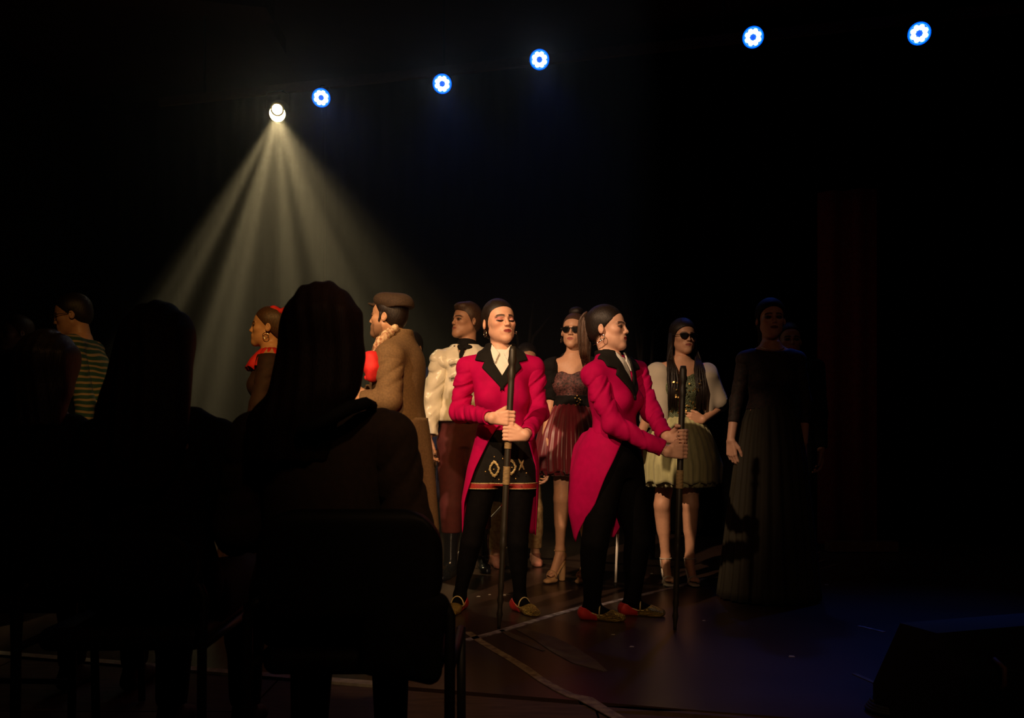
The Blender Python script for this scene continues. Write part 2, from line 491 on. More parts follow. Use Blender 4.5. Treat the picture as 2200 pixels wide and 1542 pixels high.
def head_color(L, C, skin, lip=(.42, .07, .06), brow=(.03, .015, .010), eye='open', shadow=None, stub=None, blush=0.0, browk=1.0):
    """paint pigment (lips, brows, eyes, make-up, stubble) on vertices; L = head-local coordinates"""
    x, y, z = L[:, 0], L[:, 1], L[:, 2]; a = np.abs(x)
    front = (y < -.055) & (a < .07) & (z > -.12) & (z < .08)
    def mixc(wt, c):
        wt = (wt * front)[:, None]
        C[:] = C * (1 - wt) + np.array(c) * wt
    if blush:
        mixc(blush * np.exp(-((a - .045) / .02) ** 2 - ((z + .025) / .018) ** 2), (.55, .10, .07))
    if stub is not None:
        mixc(.6 * sstep(-.035, -.055, z) * (1 - np.exp(-((a / .03) ** 2 + ((z + .06) / .01) ** 2))), stub)
        wt = .5 * sstep(-.03, -.06, z) * (y > -.06) * (y < .0) * (z > -.115)
        C[:] = C * (1 - wt[:, None]) + np.array(stub) * wt[:, None]
    if shadow is not None:
        mixc(.75 * np.exp(-((a - .036) / .018) ** 2 - ((z - .006) / .010) ** 2), shadow)
    # brows
    line = .0190 + .0035 * (1 - ((a - .030) / .020) ** 2) - .004 * sstep(.04, .055, a)
    wt = (1 - sstep(.0032 * browk, .0056 * browk, np.abs(z - line))) * sstep(.008, .013, a) * (1 - sstep(.048, .055, a))
    mixc(.92 * wt, brow)
    # eyes
    dx = a - .0318
    if eye == 'open':
        alm = np.sqrt((dx / .0155) ** 2 + ((z + .001) / .0072) ** 2)
        mixc(1 - sstep(1.0, 1.35, alm), (.015, .008, .006))
        mixc(1 - sstep(.70, .95, alm), (.62, .56, .50))
        mixc(1 - sstep(.0052, .0068, np.sqrt(dx ** 2 + (z + .0005) ** 2)), (.012, .006, .004))
    elif eye == 'down':
        ln = np.abs(z + .0075 - .0035 * (dx / .016) ** 2)
        mixc((1 - sstep(.0030, .0056, ln)) * (1 - sstep(.016, .021, np.abs(dx))), (.012, .006, .005))
    elif eye == 'dark':
        alm = np.sqrt((dx / .018) ** 2 + ((z + .000) / .0095) ** 2)
        mixc(.95 * (1 - sstep(.8, 1.3, alm)), (.010, .005, .004))
    # lips
    lw = np.sqrt((x / .0255) ** 2 + ((z + .0598) / .0098) ** 2)
    mixc(.95 * (1 - sstep(.80, 1.05, lw)) * (y < -.080), lip)
    return C

# ------------------------------------------------------------------ hands
def hand_grip(c, t, f, n, r, s=1.0):
    """closed hand round a pole: c pole centre, t along the pole (thumb side), f wrist-to-finger direction, n palm-to-pole; returns prims, wrist"""
    c = np.array(c, float); t = unit(t); n = unit(n - t * (np.array(n) @ t)); f = unit(f - t * (np.array(f) @ t) - n * (np.array(f) @ n))
    out = []; rf = .0088 * s; q = r + rf * .85
    def at(phi, off, ex=0.0):
        p = rad(phi); return c + (q + ex) * (-n * math.cos(p) + f * math.sin(p)) + t * off
    wr_ = c - n * (r + .022 * s) - f * .078 * s - t * .004
    for i, (off, ln, rr) in enumerate(((.029, .94, 1.0), (.0095, 1.0, 1.03), (-.0100, .97, .98), (-.0285, .86, .88))):
        off *= s
        pts = [at(-8, off, .006), at(62 * ln, off, .006), at(112 * ln, off * .97, .001), at(160 * ln, off * .95), at(212 * ln, off * .93)]
        rad_ = [rf * 1.10 * rr, rf * 1.06 * rr, rf * rr, rf * .95 * rr, rf * .82 * rr]
        for j in range(4): out.append(('f', cap(pts[j], pts[j + 1], rad_[j], rad_[j + 1])))
        out.append(('p', cap(wr_ + t * off * .55, pts[0], .0145 * s, .0115 * s)))
    th = [c - n * (r + .018 * s) - f * .050 * s + t * .022 * s, at(-58, .046 * s, .004), at(-112, .052 * s, .001), at(-165, .050 * s)]
    for j, (ra, rb) in enumerate(((.0155, .0115), (.0112, .0102), (.0102, .0085))):
        out.append(('f', cap(th[j], th[j + 1], ra * s, rb * s)))
    return out, wr_

def hand_relaxed(wr_, d, n, th, s=1.0, curl=(18, 28, 22), spread=.12):
    """hanging hand: wrist, pointing direction d, palm normal n, thumb side th"""
    d = unit(d); th = unit(th - d * (np.array(th) @ d)); n = unit(np.array(n) - d * (np.array(n) @ d) - th * (np.array(n) @ th))
    out = []
    for i, (off, kn, ln, rr) in enumerate(((.029, .083, .95, 1.0), (.010, .088, 1.06, 1.03), (-.009, .085, 1.0, .98), (-.027, .078, .80, .88))):
        p = wr_ + d * kn * s + th * off * s
        out.append(('p', cap(wr_ + d * .006 * s + th * off * .6 * s, p, .0135 * s, .0108 * s)))
        a = 0; dd = unit(d + th * spread * off / .03 * .5)
        for j, L in enumerate((.042, .026, .022)):
            a += rad(curl[j] + 4 * i)
            q = p + (dd * math.cos(a) + n * math.sin(a)) * L * ln * s
            r0 = (.0092 - .0008 * j) * rr * s
            out.append(('f', cap(p, q, r0, r0 * .93))); p = q
    a0 = wr_ + d * .018 * s + th * .020 * s + n * .006 * s
    a1 = a0 + (d * .75 + th * .55 + n * .25) * .040 * s
    a2 = a1 + (d * .92 + th * .22 + n * .25) * .030 * s
    a3 = a2 + (d * .97 + th * .02 + n * .30) * .024 * s
    for p, q, ra, rb in ((a0, a1, .0150, .0112), (a1, a2, .0108, .0096), (a2, a3, .0096, .0078)): out.append(('f', cap(p, q, ra * s, rb * s)))
    return out

def add_hand(F, prims):
    for kind, p in prims:
        if kind == 'p': F.u(p, .010)
    for kind, p in prims:
        if kind == 'f': F.u(p, .0028)

# ------------------------------------------------------------------ body segments
def torso_stations(pel, neck, sc=1.0, male=False, belly=0.0):
    """ellipse stack from crotch to neck base"""
    pel = np.array(pel, float); neck = np.array(neck, float)
    if male:
        T = ((-.16, .095, .085), (-.05, .150, .105), (.10, .162, .112), (.36, .143, .102 + belly), (.58, .160, .112), (.78, .168, .108), (.90, .150, .090), (1.0, .075, .065), (1.06, .055, .055))
    else:
        T = ((-.16, .085, .080), (-.05, .145, .105), (.10, .158, .110), (.38, .114, .085 + belly), (.60, .134, .098), (.78, .142, .095), (.90, .126, .080), (1.0, .064, .058), (1.06, .048, .048))
    return [(pel + (neck - pel) * t, rx * sc, ry * sc) for t, rx, ry in T]

def torso_into(F, J, inf=0.0, bust=True, k=.02):
    F.u(loft(torso_stations(J['pel'], J['neck'], J.get('sc', 1), J.get('male', False), J.get('belly', 0)), J['r'], inf), k)
    for sh in (J['sa'], J['sb']):
        nb = J['neck'] + (J['pel'] - J['neck']) * .06
        F.u(cap(nb * .75 + sh * .25, sh, .045 + inf, .048 + inf), .035)
    if bust and not J.get('male'):
        for sx in (-1, 1):
            c = J['neck'] + (J['pel'] - J['neck']) * .40 + J['r'] * sx * .066 + J['f'] * .062
            F.u(ell(c, np.array((.054, .050, .055)) + inf), .03)
    return F

def arm_into(F, J, side, inf=0.0, end=1.0, wr=None, puff=0.0, m=1.0, k=.02):
    s, e, w_ = J['s' + side], J['e' + side], J['w' + side]
    we = e + (w_ - e) * end
    F.u(cap(s, e, (.050 * m + inf), (.037 * m + inf + puff), wr=wr), k)
    F.u(cap(e, we, (.037 * m + inf + puff), (.026 * m + inf + puff * .8), wr=None if wr is None else (wr[0] * .8, wr[1], wr[2] + 2)), k)
    return F

def leg_into(F, J, side, inf=0.0, m=1.0, k=.025, top=True):
    h, n, a = J['h' + side], J['k' + side], J['a' + side]
    if top: F.u(cap(h, n, .086 * m + inf, .053 * m + inf), k)
    F.u(cap(n, a, .050 * m + inf, .031 * m + inf), k)
    back = -J['f']
    F.u(cap(n + (a - n) * .18 + back * .012, n + (a - n) * .48 + back * .012, .046 * m + inf, .038 * m + inf), .03)
    return F

def foot_into(F, ank, d, inf=0.0, s=1.0, lift=0.0):
    """flat foot: ankle joint, pointing direction d; the sole lies on z = 0"""
    d = unit((d[0], d[1], 0)); z0 = .0
    g = np.array([ank[0], ank[1], 0.0])
    heel = g - d * .040 * s + np.array([0, 0, .030]); ball = g + d * .105 * s + np.array([0, 0, .024]); toe = g + d * .155 * s + np.array([0, 0, .019])
    F.u(cap(ank, heel + np.array([0, 0, .01]), .030 + inf, .027 + inf), .02)
    F.u(cap(ank - np.array([0, 0, .015]), ball, .031 + inf, .022 + inf), .02)
    F.u(cap(heel, ball, .027 + inf, .024 + inf), .02)
    side = np.array([-d[1], d[0], 0])
    F.u(cap(ball + side * .014, toe + side * .010, .022 + inf, .017 + inf), .02)
    F.u(cap(ball - side * .016, toe - side * .016 - d * .012, .021 + inf, .016 + inf), .02)
    F.fn(lambda D, X, Y, Z: np.maximum(D, .002 - Z + 0 * X))
    return F

# ------------------------------------------------------------------ a person
class Person:
    def __init__(s, base, label, group=None):
        s.base = np.array([base[0], base[1], 0.0])
        s.root = empty('person', s.base, label, 'person', group)
    def part(s, name, F, material, h=.008, parent=None, color=None, detail=(), clip=None, kind=None, label=None):
        V, Q = F.mesh(h, detail, clip=clip)
        C = color(V) if color is not None else None
        o = mesh_obj(name, V - s.base, Q, material, parent or s.root, True, C)
        if kind: o['kind'] = kind
        if label: o['label'] = label
        return o
    def mb(s, name, B, material, parent=None, smooth=True, kind=None, label=None):
        o = mesh_obj(name, np.array(B.v) - s.base, B.f, material, parent or s.root, smooth)
        if kind: o['kind'] = kind
        if label: o['label'] = label
        return o
    def raw(s, name, V, f, material, parent=None, smooth=True):
        return mesh_obj(name, np.array(V) - s.base, f, material, parent or s.root, smooth)

def build_body(P, J, h, skin, hands=(), hh=.0032, feet=True, face=None, hm=None, male=False, legs=True, smile=False, bh=.011, armm=1.0, legm=1.0, hvox=.0036, wide=1.0):
    """one continuous skin surface: trunk, neck, head with face, arms, hands, legs, feet"""
    F = Fld()
    torso_into(F, J)
    nb = J['neck']
    F.u(cap(h.P((0, .022, -.055)), nb + np.array([0, 0, .0]), (.045 if not male else .056) * h.s, .050 if not male else .060), .025)
    for sd in 'ab':
        arm_into(F, J, sd, m=armm)
        if legs: leg_into(F, J, sd, m=legm)
        if legs and feet: foot_into(F, J['a' + sd], J['d' + sd], -.002)
    head_into(F, h, male, smile, wide)
    det = [(h.c - .135 * h.s, h.c + .135 * h.s, hh)]
    for pr in hands:
        add_hand(F, pr)
        lo = np.min([q.lo for _, q in pr], 0); hi = np.max([q.hi for _, q in pr], 0)
        det.append((lo, hi, hvox))
    def colr(V):
        C = np.tile(np.array(skin, float), (len(V), 1))
        L = h.loc(V)
        near = (np.abs(L) < .16).all(1)
        Cn = C[near]; head_color(L[near], Cn, skin, **(face or {})); C[near] = Cn
        return C
    return P.part('body', F, M['skin'], bh, color=colr, detail=det)

def frame(J, yaw):
    J['r'] = np.array([math.cos(rad(yaw)), math.sin(rad(yaw)), 0]); J['f'] = np.array([math.sin(rad(yaw)), -math.cos(rad(yaw)), 0])
    return J

# ------------------------------------------------------------------ sheets: skirts, coat tails, hair curtains
def sheet(rows, nu, th, closed=True):
    """rows: function (v, u) -> point for v rows; builds a solid sheet of thickness th. rows: array [nv][nu][3] outer surface"""
    A = np.array(rows, float); nv, nu = A.shape[:2]
    du = np.roll(A, -1, 1) - np.roll(A, 1, 1) if closed else np.gradient(A, axis=1)
    dv = np.gradient(A, axis=0)
    N = np.cross(du, dv); N /= (np.linalg.norm(N, axis=2, keepdims=True) + 1e-9)
    B = A - N * th
    V = np.concatenate([A.reshape(-1, 3), B.reshape(-1, 3)]); n = nv * nu; f = []
    lim = nu if closed else nu - 1
    for i in range(nv - 1):
        for j in range(lim):
            k = (j + 1) % nu
            a, b, c, d = i * nu + j, i * nu + k, (i + 1) * nu + k, (i + 1) * nu + j
            f.append((a, b, c, d)); f.append((n + a, n + d, n + c, n + b))
    for j in range(lim):
        k = (j + 1) % nu
        f.append((j, n + j, n + k, k))
        a, b = (nv - 1) * nu + j, (nv - 1) * nu + k
        f.append((a, b, n + b, n + a))
    if not closed:
        for i in range(nv - 1):
            a, b = i * nu, (i + 1) * nu
            f.append((a, b, n + b, n + a))
            a, b = i * nu + nu - 1, (i + 1) * nu + nu - 1
            f.append((a, n + a, n + b, b))
    return V, np.array(f)

def skirt(J, zs, cs, rxs, rys, folds=18, amp=(.0, .03), nu=144, nv=28, th=.004, th0=None, ph=0.0, seed=1, hemwave=0.0, ryb=None, vent=None):
    """skirt or coat-tail sheet round the body axis. th0(t) gives the half opening angle (deg) at the front, None = closed"""
    g = np.random.default_rng(seed); rows = []
    phs = g.uniform(0, 6.28, 4)
    for i in range(nv):
        t = i / (nv - 1)
        k = np.linspace(0, 1, len(zs))
        z = np.interp(t, k, zs); rx = np.interp(t, k, rxs); ry = np.interp(t, k, rys)
        rb = ry if ryb is None else np.interp(t, k, ryb)
        c = np.array([np.interp(t, k, [q[j] for q in cs]) for j in range(2)])
        a = amp[0] + (amp[1] - amp[0]) * t
        if th0 is None: an = np.linspace(0, 2 * math.pi, nu, endpoint=False)
        else:
            lo, hi = th0(t); an = np.linspace(rad(lo), rad(360 - hi), nu)
        row = []
        w_ = 1 + a * (np.sin(folds * an + ph + .8 * np.sin(3 * an + phs[0]) + t * 1.2) * .7 + .5 * np.sin(folds * .53 * an + phs[1] + .5 * t))
        for j, th_ in enumerate(an):
            s_, c_ = math.sin(th_), math.cos(th_)
            yy = ry if c_ > 0 else rb
            p = J['r'] * (-s_ * rx * w_[j]) + J['f'] * (c_ * yy * w_[j])
            zz = z + (hemwave * math.sin(folds * .5 * th_ + phs[2]) * t)
            if vent is not None:
                zz += vent[0] * max(0.0, 1 - abs(math.degrees(th_) - 180) / vent[1]) * t
            row.append((c[0] + p[0], c[1] + p[1], zz))
        rows.append(row)
    return sheet(rows, nu, th, th0 is None)

# ------------------------------------------------------------------ hair
def hair_slick(h, up=.010, lo=.004, plane=((0, .150, .165), -.002), back=True):
    """hair combed back tight on the skull"""
    F = Fld()
    F.u(h.ell((0, .020, .040), (.077 + lo, .096 + lo, .081 + up)), .01)
    F.u(h.ell((0, .045, -.005), (.066 + lo, .065 + lo, .070)), .02)
    n = h.D(plane[0]); n = n / np.linalg.norm(n)
    L = np.linalg.norm(np.array(plane[0]))
    c = float(n @ h.c) + plane[1] * h.s
    F.fn(lambda D, X, Y, Z: np.maximum(D, c - (X * n[0] + Y * n[1] + Z * n[2])))
    return F

def strands(pts_fn, n, r, seg=5, np_=9, seed=3):
    """bundle of thin hair locks; pts_fn(i, a, b, t) gives the path"""
    g = np.random.default_rng(seed); B = MB()
    for i in range(n):
        a, b = g.uniform(-1, 1, 2)
        pts = [pts_fn(a, b, t) for t in np.linspace(0, 1, np_)]
        B.tube(pts, [r * (1 - .75 * t ** 2) for t in np.linspace(0, 1, np_)], seg)
    return B

def sunglasses(P, h, width=.066):
    B = MB()
    for sx in (-1, 1):
        rows = []
        poly = [(.006, .010), (.012, .014), (.040, .016), (.058, .013), (.060, .002), (.054, -.015), (.040, -.020), (.022, -.019), (.010, -.010)]
        poly = [(sx * a, b) for a, b in poly]
        f = lambda p, o: h.P((p[0], -.107 + 2.6 * p[0] ** 2 * 2.0 + o, p[1] + .001))
        B.prism(poly, lambda p: f(p, 0), lambda p: f(p, .004))
    lens = P.mb('sunglasses', B, M['glass_black'], smooth=False, label='large black sunglasses')
    B = MB(); B.tube([h.P((-.009, -.107, .008)), h.P((0, -.110, .010)), h.P((.009, -.107, .008))], .0022 * h.s)
    P.mb('bridge', B, M['rubber'], parent=lens)
    for sx in (-1, 1):
        B = MB(); B.tube([h.P((sx * .058, -.090, .008)), h.P((sx * .074, -.075, .008)), h.P((sx * .082, .0, .010)), h.P((sx * .082, .018, .002))], .0024 * h.s)
        P.mb('temple', B, M['rubber'], parent=lens)

def hoop(P, h, sx, r=.016):
    c = h.P((sx * .084, .004, -.040 - r)); B = MB()
    pts = [c + h.s * r * (h.D((0, math.cos(a), math.sin(a)))) for a in np.linspace(0, 6.2832, 17)]
    B.tube(pts, .0020 * h.s, 6, cap=False)
    P.mb('earring', B, M['silver'], label='small hoop earring')

def heel_foot_into(F, ank, d, plat=.02, hh=.10, inf=0.0):
    """foot in a raised shoe: ankle joint, direction, platform and heel height"""
    d = unit((d[0], d[1], 0)); g = np.array([ank[0], ank[1], 0.0]); sd = np.array([-d[1], d[0], 0])
    heel = np.array([ank[0], ank[1], hh + .028]) - d * .030
    ball = g + d * .085 + np.array([0, 0, plat + .022]); toe = g + d * .130 + np.array([0, 0, plat + .015])
    F.u(cap(ank, heel, .030 + inf, .026 + inf), .02)
    F.u(cap(ank - np.array([0, 0, .01]), ball, .029 + inf, .021 + inf), .02)
    F.u(cap(heel, ball, .025 + inf, .022 + inf), .02)
    for o, l, r in ((.020, .0, .0120), (.009, .004, .0088), (-.002, .0, .0082), (-.012, -.006, .0078), (-.021, -.014, .0072)):
        F.u(cap(ball + sd * o, toe + sd * o + d * l, r * 1.3 + inf, r + inf), .004)
    return F

def heel_shoe(P, ank, d, plat, hh, material, block=.022, straps=True, label=None):
    d = unit((d[0], d[1], 0)); g = np.array([ank[0], ank[1], 0.0]); sd = np.array([-d[1], d[0], 0])
    Rm = np.stack([d, sd, np.array([0, 0, 1.0])], 1)
    hp = g - d * .030; bp = g + d * .095
    F = Fld()
    F.u(cap(hp + np.array([0, 0, hh - .006]), bp + np.array([0, 0, plat - .005]), .027, .034, flat=((0, 0, 1), .25)), .01)
    F.u(cap(bp + np.array([0, 0, plat * .5]) - d * .01, bp + d * .045 + np.array([0, 0, plat * .5]), .036, .030, flat=((0, 0, 1), max(.2, plat * .5 / .036))), .008)
    F.u(cap(hp + np.array([0, 0, hh - .02]), hp + np.array([0, 0, .006]) + d * .006, block + .004, block), .006)
    F.fn(lambda D, X, Y, Z: np.maximum(D, .001 - Z + 0 * X))
    sh = P.part('shoe', F, material, .0055, label=label)
    if straps:
        c = ank - np.array([0, 0, .012])
        B = MB(); B.tube([c + (d * math.cos(t) + sd * math.sin(t)) * .036 for t in np.linspace(0, 6.2832, 17)], .0045, 6, cap=False); P.mb('ankle_strap', B, material, parent=sh)
        c = bp + np.array([0, 0, plat])
        B = MB(); B.tube([c + sd * .036 * math.cos(t) + np.array([0, 0, .040 * math.sin(t)]) for t in np.linspace(0, math.pi, 11)], .0075, 6); P.mb('toe_strap', B, material, parent=sh)
        for sx in (-1, 1):
            B = MB(); B.tube([ank + sd * sx * .034 - np.array([0, 0, .012]), hp + sd * sx * .024 + np.array([0, 0, hh + .004])], .0045, 6); P.mb('side_strap', B, material, parent=sh)
    return sh

# ------------------------------------------------------------------ the hall: the stage is turned about 15 degrees to the camera
def struct(name, B, material, parent=None):
    o = B.obj(name, material, parent)
    if parent is None: o['kind'] = 'structure'
    return o
TILT = -.275                                   # slope of the stage edge, truss and back curtain in plan
def front(X, y0): return y0 + TILT * X
def floor_mat():
    m = mat('dark_vinyl_stage', (0.050, 0.029, 0.022), 0.30, var=0.30, vscale=1.6, spec=0.5, bump=0.03, bscale=40)
    nt = m.node_tree; N, L = nt.nodes, nt.links; b = N['Principled BSDF']
    n = N.new('ShaderNodeTexNoise'); n.inputs['Scale'].default_value = 3.5; n.inputs['Detail'].default_value = 6
    r = N.new('ShaderNodeMapRange'); r.inputs['From Min'].default_value = .3; r.inputs['From Max'].default_value = .7; r.inputs['To Min'].default_value = .20; r.inputs['To Max'].default_value = .42
    L.new(n.outputs['Fac'], r.inputs['Value']); L.new(r.outputs['Result'], b.inputs['Roughness'])
    return m
M['stage'] = floor_mat()
M['ply'] = mat('worn_plywood', (0.105, 0.058, 0.034), 0.75, var=0.45, vscale=7, stretch=(1, 5, 1), bump=0.1, bscale=60)
M['wall'] = mat('dark_paint', (0.016, 0.010, 0.010), 0.9, var=0.2, vscale=3)
M['ceil'] = mat('dark_red_brown_ceiling', (0.10, 0.032, 0.022), 0.9, var=0.2, vscale=3)  # reddish paint stands in for a faint red wash of light
M['drape'] = mat('black_drape', (0.006, 0.006, 0.007), 0.95, spec=0.05, var=0.3)
M['drape_red'] = mat('dark_red_drape', (0.20, 0.014, 0.013), 0.9, var=0.3)
M['tape'] = mat('worn_pale_tape', (0.30, 0.24, 0.15), 0.55, color2=(0.12, 0.085, 0.055), vscale=28)
M['tape_white'] = mat('worn_white_tape', (0.38, 0.34, 0.38), 0.5, color2=(0.12, 0.10, 0.11), vscale=22)
M['scuff'] = mat('dull_worn_tape', (0.095, 0.075, 0.060), 0.65, color2=(0.05, 0.035, 0.03), vscale=12)
M['edge'] = mat('pale_stage_nosing', (0.45, 0.40, 0.34), 0.6, var=0.3)
M['bar'] = mat('brown_painted_steel', (0.16, 0.085, 0.055), 0.6, var=0.2)

XL, XR, YB_, YN, ZC = -5.2, 5.6, 8.9, -2.6, 5.0
B = MB()
B.prism([(-6.5, front(-6.5, 3.27)), (6.5, front(6.5, 3.27)), (6.5, 10.6), (-6.5, 10.6)], lambda p: (p[0], p[1], 0.0), lambda p: (p[0], p[1], -.10))
fl = struct('floor', B, M['stage'])
# plywood sheets of the auditorium floor, in front of the stage mat
B = MB(); B.box((0, .35, -.075), (6.5, 5.0, .04)); sub = struct('floor', B, M['wall'])
k = 0
for i in range(-5, 5):
    for j in range(6):
        x0, x1 = i * 1.22 + .3, (i + 1) * 1.22 + .292
        yo = .61 * (i % 2)
        y0, y1 = -3.0 + j * 1.22 + yo, -3.0 + (j + 1) * 1.22 - .008 + yo
        e0, e1 = front(x0, 3.24), front(x1, 3.24)
        if y0 > max(e0, e1) - .05: continue
        pl = [(x0, y0), (x1, y0), (x1, min(y1, e1)), (x0, min(y1, e0))]
        B = MB(); B.prism(pl, lambda p: (p[0], p[1], -.006), lambda p: (p[0], p[1], -.034)); B.obj('panel', M['ply'], sub)
B = MB(); B.prism([(-6, front(-6, 3.245)), (-.42, front(-.42, 3.245)), (-.42, front(-.42, 3.30)), (-6, front(-6, 3.30))], lambda p: (p[0], p[1], .004), lambda p: (p[0], p[1], -.02))
struct('trim_1', B, M['edge'])
def wall(name, a, b, z0, z1, m, th=.08):
    a, b = np.array(a, float), np.array(b, float); d = unit(np.append(b - a, 0)); n = np.array([-d[1], d[0], 0]) * th
    B = MB(); B.prism([(0, z0), (1, z0), (1, z1), (0, z1)], lambda p: (*(a + (b - a) * p[0]), p[1]), lambda p: (*(a + (b - a) * p[0] + n[:2]), p[1]))
    return struct(name, B, m)
wall('wall_back', (XL, front(XL, YB_) + .6), (XR, front(XR, YB_) + .6), 0, ZC, M['wall'])
wall('wall_left', (XL, YN), (XL, 10.95), 0, ZC, M['wall'])
wall('wall_right', (XR, 10.0), (XR, YN), 0, ZC, M['wall'])
wall('wall_front', (XR, YN), (XL, YN), 0, ZC, M['wall'])
B = MB(); B.box(((XL + XR) / 2, 4.2, ZC + .05), ((XR - XL) / 2 + .1, 7.0, .05)); struct('ceiling', B, M['ceil'])
B = MB(); B.prism([(XL, 7.2), (-2.2, 7.9), (-2.2, 8.2), (XL, 7.5)], lambda p: (p[0], p[1], ZC), lambda p: (p[0], p[1], ZC - .22)); struct('trim_2', B, M['ceil'])
B = MB(); B.prism([(-2.6, 6.2), (-2.3, 6.2), (-2.3, 9.0), (-2.6, 9.0)], lambda p: (p[0], p[1], ZC), lambda p: (p[0], p[1], ZC - .16)); struct('trim_3', B, M['ceil'])

# black drape across the back, in panels
def drape(x0, x1, y0, z0, z1, m, label, folds, amp=.05, slope=TILT, name='curtain', group=None):
    nu = int((x1 - x0) * 40); rows = []
    c = ((x0 + x1) / 2, y0 + slope * (x0 + x1) / 2)
    for z in (z1, z1 - .15, (z0 + z1) / 2, z0):
        rows.append([(x - c[0], y0 + slope * x + amp * math.sin(folds * x + .6 * math.sin(2.3 * x)) - c[1], z) for x in np.linspace(x0, x1, nu)])
    V, f = sheet(rows, nu, .006, closed=False)
    o = mesh_obj(name, V, f, m); o.location = (c[0], c[1], 0)
    set_tags(o, label, 'curtain', group); return o
for i, (a, b) in enumerate(((-5.1, -2.0), (-2.0, 1.2), (1.2, 5.3))):
    drape(a, b, YB_ + .1 * (i % 2), .04, 4.7, M['drape'], ('black drape panel behind the hazy spotlight beam', 'middle black drape panel behind the cast', 'black drape panel at the back right')[i], 26, group='black back drapes')
# red side curtain at the right
x0, x1 = W(1770, 0, 7.3)[0], W(1885, 0, 7.3)[0]
drape(x0, x1, 7.3 - TILT * x1, .05, 3.0, M['drape_red'], 'dark red side curtain at the right of the stage', 30, .03)
o = empty('floor_batten', (x0 + .3, 7.28, 0), 'low dark batten box at the foot of the red side curtain', 'base')
B = MB(); B.box((0, 0, .05), (.28, .06, .04)); B.obj('board', M['bar'], o)
for sx in (-.2, .2):
    B = MB(); B.box((sx, 0, .006), (.03, .08, .006)); B.obj('foot', M['metal_black'], o)

# bare branches of a tree prop behind the cast
M['bark'] = mat('dark_bark', (0.006, 0.0035, 0.003), 0.85, var=0.4, vscale=20)
def tree(px, Y, label, seed, paths):
    g = np.random.default_rng(seed); b = W(px, HY, Y); base = np.array([b[0], b[1], 0])
    root = empty('bare_tree', base, label, 'tree', 'bare tree props')
    B = MB(); B.tube([base, base + (.02, 0, .5), base + (-.03, .0, 1.0), base + (.02, 0, 1.45)], [.055, .045, .038, .030], 8); B.obj('trunk', M['bark'], root, True, base)
    for pts in paths:
        q = [base + (-.03, 0, 1.0 + .3 * g.uniform())] + [W(x, y, Y) for x, y in pts]
        qq = []
        for i in range(len(q) - 1):
            for t in (0, .33, .66): qq.append(q[i] * (1 - t) + q[i + 1] * t + g.uniform(-.012, .012, 3))
        qq.append(q[-1])
        B = MB(); B.tube(qq, [max(.004, .020 * (1 - i / len(qq))) for i in range(len(qq))], 6); B.obj('branch', M['bark'], root, True, base)
tree(1128, 6.95, 'bare tree prop with thin branches beside the front usher', 3, [[(1145, 725), (1170, 700), (1190, 668)], [(1140, 690), (1150, 640)], [(1112, 720), (1095, 680)]])
tree(1392, 6.9, 'bare tree prop with thin branches beside the pale green dress', 5, [[(1378, 740), (1372, 690), (1385, 650), (1398, 615)], [(1405, 720), (1425, 680)], [(1365, 700), (1335, 650)]])

# tape lines and scraps on the stage floor
def tape(name, pts, wid, m, label, group):
    P_ = [FL(*p) for p in pts]; c = np.mean(P_, 0); c[2] = 0
    L_, R_ = [], []
    for i, p in enumerate(P_):
        t = unit(P_[min(i + 1, len(P_) - 1)] - P_[max(i - 1, 0)]); n = np.array([-t[1], t[0], 0])
        wv_ = wid if not hasattr(wid, '__len__') else wid[i]
        L_.append(p + n * wv_ / 2); R_.append(p - n * wv_ / 2)
    V = [q - c for q in L_] + [q - c for q in R_]; n = len(P_)
    V = [np.array([v[0], v[1], .0032]) for v in V] + [np.array([v[0], v[1], .0002]) for v in V]; f = []
    for i in range(n - 1):
        f.append((i, n + i, n + i + 1, i + 1)); f.append((2 * n + i, 2 * n + i + 1, 3 * n + i + 1, 3 * n + i))
        f.append((i, i + 1, 2 * n + i + 1, 2 * n + i)); f.append((n + i, 3 * n + i, 3 * n + i + 1, n + i + 1))
    f.append((0, 2 * n, 3 * n, n)); f.append((n - 1, 2 * n - 1, 4 * n - 1, 3 * n - 1))
    o = mesh_obj(name, V, f, m, smooth=False); o.location = tuple(c); set_tags(o, label, 'tape', group)
tape('floor_tape', [(1004, 1358), (1035, 1380), (1062, 1396), (1100, 1418), (1130, 1437), (1165, 1462), (1196, 1480), (1225, 1494), (1258, 1502), (1290, 1521), (1325, 1541), (1350, 1556)], [.036, .040, .038, .040, .042, .038, .040, .042, .062, .050, .044, .044], M['tape'], 'worn yellowish tape line running towards the audience', 'floor tape lines')
tape('floor_tape', [(1000, 1376), (1060, 1360), (1120, 1342), (1180, 1324), (1258, 1302)], .040, M['tape_white'], 'violet-lit tape line crossing in front of the front usher', 'floor tape lines')
tape('floor_tape', [(1292, 1299), (1340, 1287), (1400, 1273), (1448, 1262), (1515, 1243)], .034, M['tape_white'], 'pale tape line between the usher turned right and the green dress', 'floor tape lines')
tape('floor_tape', [(1076, 1354), (1105, 1368), (1135, 1382), (1168, 1398)], [.02, .05, .045, .015], M['scuff'], 'short worn tape scrap beside the front staff', 'floor tape lines')
tape('floor_tape', [(1118, 1352), (1170, 1372), (1215, 1398), (1255, 1422), (1300, 1442)], [.05, .11, .13, .11, .02], M['scuff'], 'broad scuffed tape patch in front of the ushers', 'floor tape lines')
tape('floor_tape', [(1845, 1345), (1900, 1358)], .02, M['tape_white'], 'short pale tape mark in the blue pool of light', 'floor tape lines')
tape('floor_tape', [(1835, 1448), (1905, 1478), (1965, 1500)], .02, M['scuff'], 'thin pale tape line at the lower right', 'floor tape lines')
